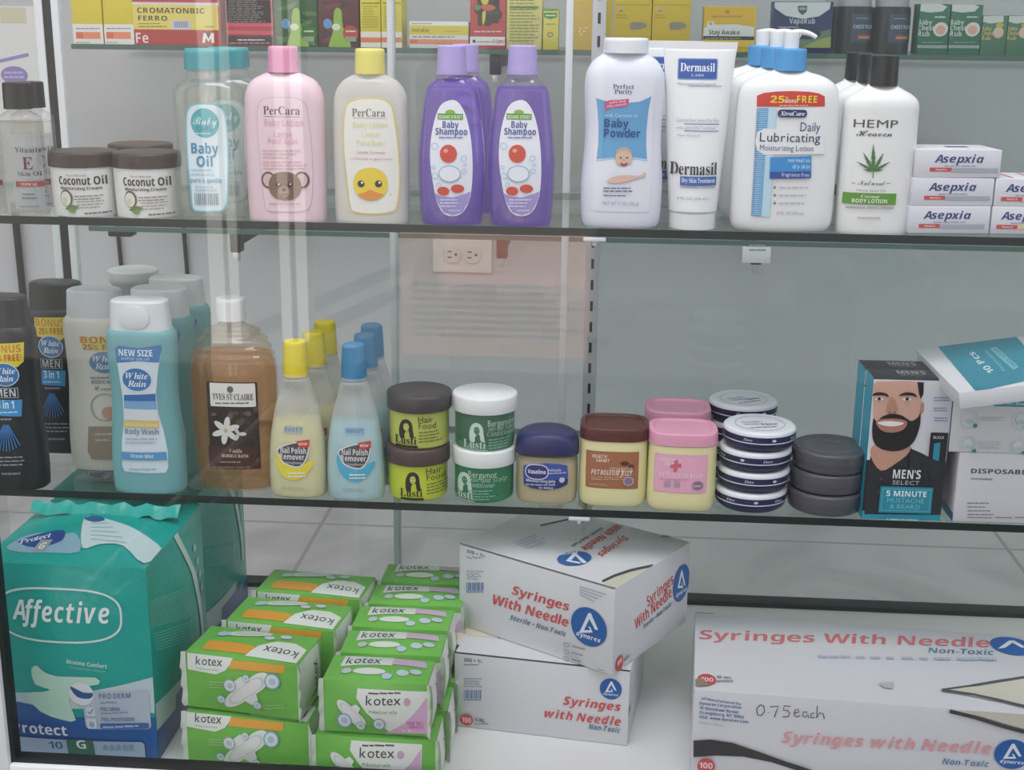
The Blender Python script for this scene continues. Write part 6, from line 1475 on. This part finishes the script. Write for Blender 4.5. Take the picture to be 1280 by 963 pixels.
wall_carton('medicine_carton', 'gold carton with pale speckles, left of the slotted upright', 716, 740.5, -20, '#d0aa3c', T4z, a_g0b, .05, 59, GG)
wall_carton('medicine_carton', 'narrow gold carton mostly hidden by the slotted upright', 742, 764, -20, '#c9ab2e', T4z, None, .05, 59, GG)
wall_carton('medicine_carton', 'gold carton with a grey capsule, left one above the baby powder cap', 766, 813, -20, '#d0b22c', T4z, a_gold(796), .05, 60, GG)
wall_carton('medicine_carton', 'gold carton with a grey capsule, right one beside the baby powder cap', 814, 861.5, -20, '#d0b22c', T4z, a_gold(1006), .05, 60, GG)
def a_stay(K, l):
    l.rect(60, 26, 252, 92, '#dab02c'); l.ell(150, 45, 9, 8, '#b98a20'); l.small(92, 210, 66, 1, 9, 6, '#b58d26', 0, 5); l.poly([(56, 140), (58, 108), (100, 94), (180, 92), (252, 104), (250, 140)], '#d7d8d4', 0); l.rect(72, 82, 100, 108, '#d9dad6', 4); l.t('12', 78, 92, 95, 9, '#5a5a56', 'b')
    l.t('Stay Awake', 80, 196, 132, 17, '#3b3b38', 'b'); l.rect(56, 138, 252, 152, '#2f2f2e'); l.small(66, 200, 148, 1, 9, 4, '#8d8d8a', 0, 5); l.rect(56, 152, 252, 180, '#d9b63a')
wall_carton('medicine_carton', 'yellow and white stay awake carton behind the white lotion tube', 878.5, 943, 8, '#d9b63a', T5z, a_stay, .05, 60, None)
def a_vap(K, l):
    l.rect(324, 8, 544, 182, '#26305e'); l.poly([(318, 120), (400, 132), (470, 128), (544, 112), (544, 182), (318, 182)], '#5d7a62', 0); l.poly([(430, 182), (500, 150), (544, 140), (544, 182)], '#8fa050', 0)
    l.poly([(326, 8), (544, 8), (540, 34), (500, 62), (436, 72), (372, 60), (332, 32)], '#cfd3d6', 0); l.poly([(418, 22), (454, 22), (452, 44), (436, 58), (420, 44)], '#3c5a5a', 0); l.rect(424, 28, 448, 38, '#8fa6a0')
    l.t('VapoRub', 386, 484, 90, 20, '#b9c0cc', 'b'); l.ell(450, 130, 56, 20, '#232a44'); l.small(344, 420, 106, 1, 9, 5, '#8d97b0', 0, 3)
wall_carton('medicine_carton', 'navy and green chest rub carton with white top, right of the white pump', 965, 1038, 2, '#26305e', T5z, a_vap, .05, 60, None)
def jar_wall(label, px, first=None):
    yf = YB + .014; p = at_y(px, 60, yf); sc = mpp(p); r = 23 * sc
    loc = Vector((p.x, yf + r, ZA + .0002))
    if first: return dup(first, loc, label)
    o = thing('chest_rub_jar', label, 'jar', loc, 0, 'dark chest rub jars'); h = at_y(px, 8, yf).z - ZA; hc = at_y(px, -14, yf).z - ZA
    mb = MB(); R = cr([(0, r * .9, r * .9, 2), (.001, r * .97, r * .97, 2), (.004, r, r, 2), (h * .9, r, r, 2), (h, r * .88, r * .88, 2)], 3); add_loft(mb, R, P('#22252c', .3), 40); mb.build('body', o)
    mb = MB(); rc = r * .86; add_loft(mb, cr([(h * .985, rc, rc, 2), (h * .985, rc, rc, 2), (hc, rc, rc, 2), (hc, rc, rc, 2)], 2), P('#a7abb2', .4), 40, rib=(40, .01)); mb.build('lid', o)
    T = Turned.__new__(Turned); T.root = o; T.M = o.matrix_world.copy(); T.secs = R
    l = T.lab((3.048, 860, 0), step=.004)
    l.rect(622, 52, 700, 162, '#38455e'); l.t('CHEST RUB', 630, 706, 109, 14, '#b9bec8', 'b'); l.small(640, 690, 72, 1, 9, 5, '#6f8296', 0, 2); l.rect(644, 132, 698, 150, '#9a4f38'); l.small(650, 694, 145, 1, 9, 5, '#d0a090', 0, 2)
    done(l); return o
j = jar_wall('dark chest rub jar with grey lid, left one of the front pair', 1069)
jar_wall('dark chest rub jar with grey lid, right one of the front pair', 1116, j)
dup(j, j.location + Vector((-.013, .055, 0)), 'dark chest rub jar peeping out behind the left one of the front pair')
dup(j, j.location + Vector((.068, .06, 0)), 'dark chest rub jar peeping out behind the right one of the front pair')
def a_baby(x0, big=1):
    def f(K, l):
        l.poly([(x0, 20), (x0 + 30, 12), (x0 + 90, 14), (x0 + 118, 26), (x0 + 100, 44), (x0 + 50, 48), (x0, 40)], '#cdd2d2', 0); l.small(x0 + 70, x0 + 112, 68, 1, 9, 6, '#b9c4bd', 0, 2)
        for t_, y, x1 in (('Baby', 94, 60), ('Chest', 116, 68), ('Rub', 138, 50)): l.t(t_, x0 + 6, x0 + x1, y, 18, '#c5d0cb', 'b')
        l.ell(x0 + 92, 112, 28, 27, '#d6d3cd', rot=.5); l.ell(x0 + 92, 114, 18, 18, '#d0a694'); l.small(x0 + 20, x0 + 100, 164, 1, 9, 4, '#7f9a8c', 0, 4); l.rect(x0, 172, x0 + 118, 184, '#8fa39a')
    return f
wall_carton('medicine_carton', 'green baby chest rub carton, left one of the taller pair on the wall shelf', 1146, 1183.5, 5, '#2b6a54', T5z, a_baby(870), .045, 61, 'green baby rub cartons')
wall_carton('medicine_carton', 'green baby chest rub carton, right one of the taller pair on the wall shelf', 1185, 1224, 6, '#2b6a54', T5z, a_baby(992), .045, 62, 'green baby rub cartons')
def a_mini(x0):
    def f(K, l):
        l.poly([(x0, 62), (x0 + 90, 60), (x0 + 90, 84), (x0 + 40, 90), (x0, 80)], '#c9cfc9', 0)
        for t_, y, x1 in (('Baby', 116, 46), ('Chest', 134, 52), ('Rub', 152, 40)): l.t(t_, x0 + 6, x0 + x1, y, 14, '#c5b96a', 'b')
        l.ell(x0 + 70, 124, 20, 22, '#cfb8a2'); l.ell(x0 + 76, 96, 16, 9, '#b9b04a')
    return f
wall_carton('medicine_carton', 'small green baby rub carton with yellow lettering, left one near the right edge', 1225, 1256, 19.5, '#44745a', T5z, a_mini(1112), .04, 63, 'small green baby rub cartons')
wall_carton('medicine_carton', 'small green baby rub carton with yellow lettering, right one at the picture edge', 1257, 1290, 19.5, '#44745a', T5z, a_mini(1210), .04, 63, 'small green baby rub cartons')

# ------------------------------------------------------------------ pale pouch with a purple oval, beyond the left side glass
bpy.context.view_layer.update()
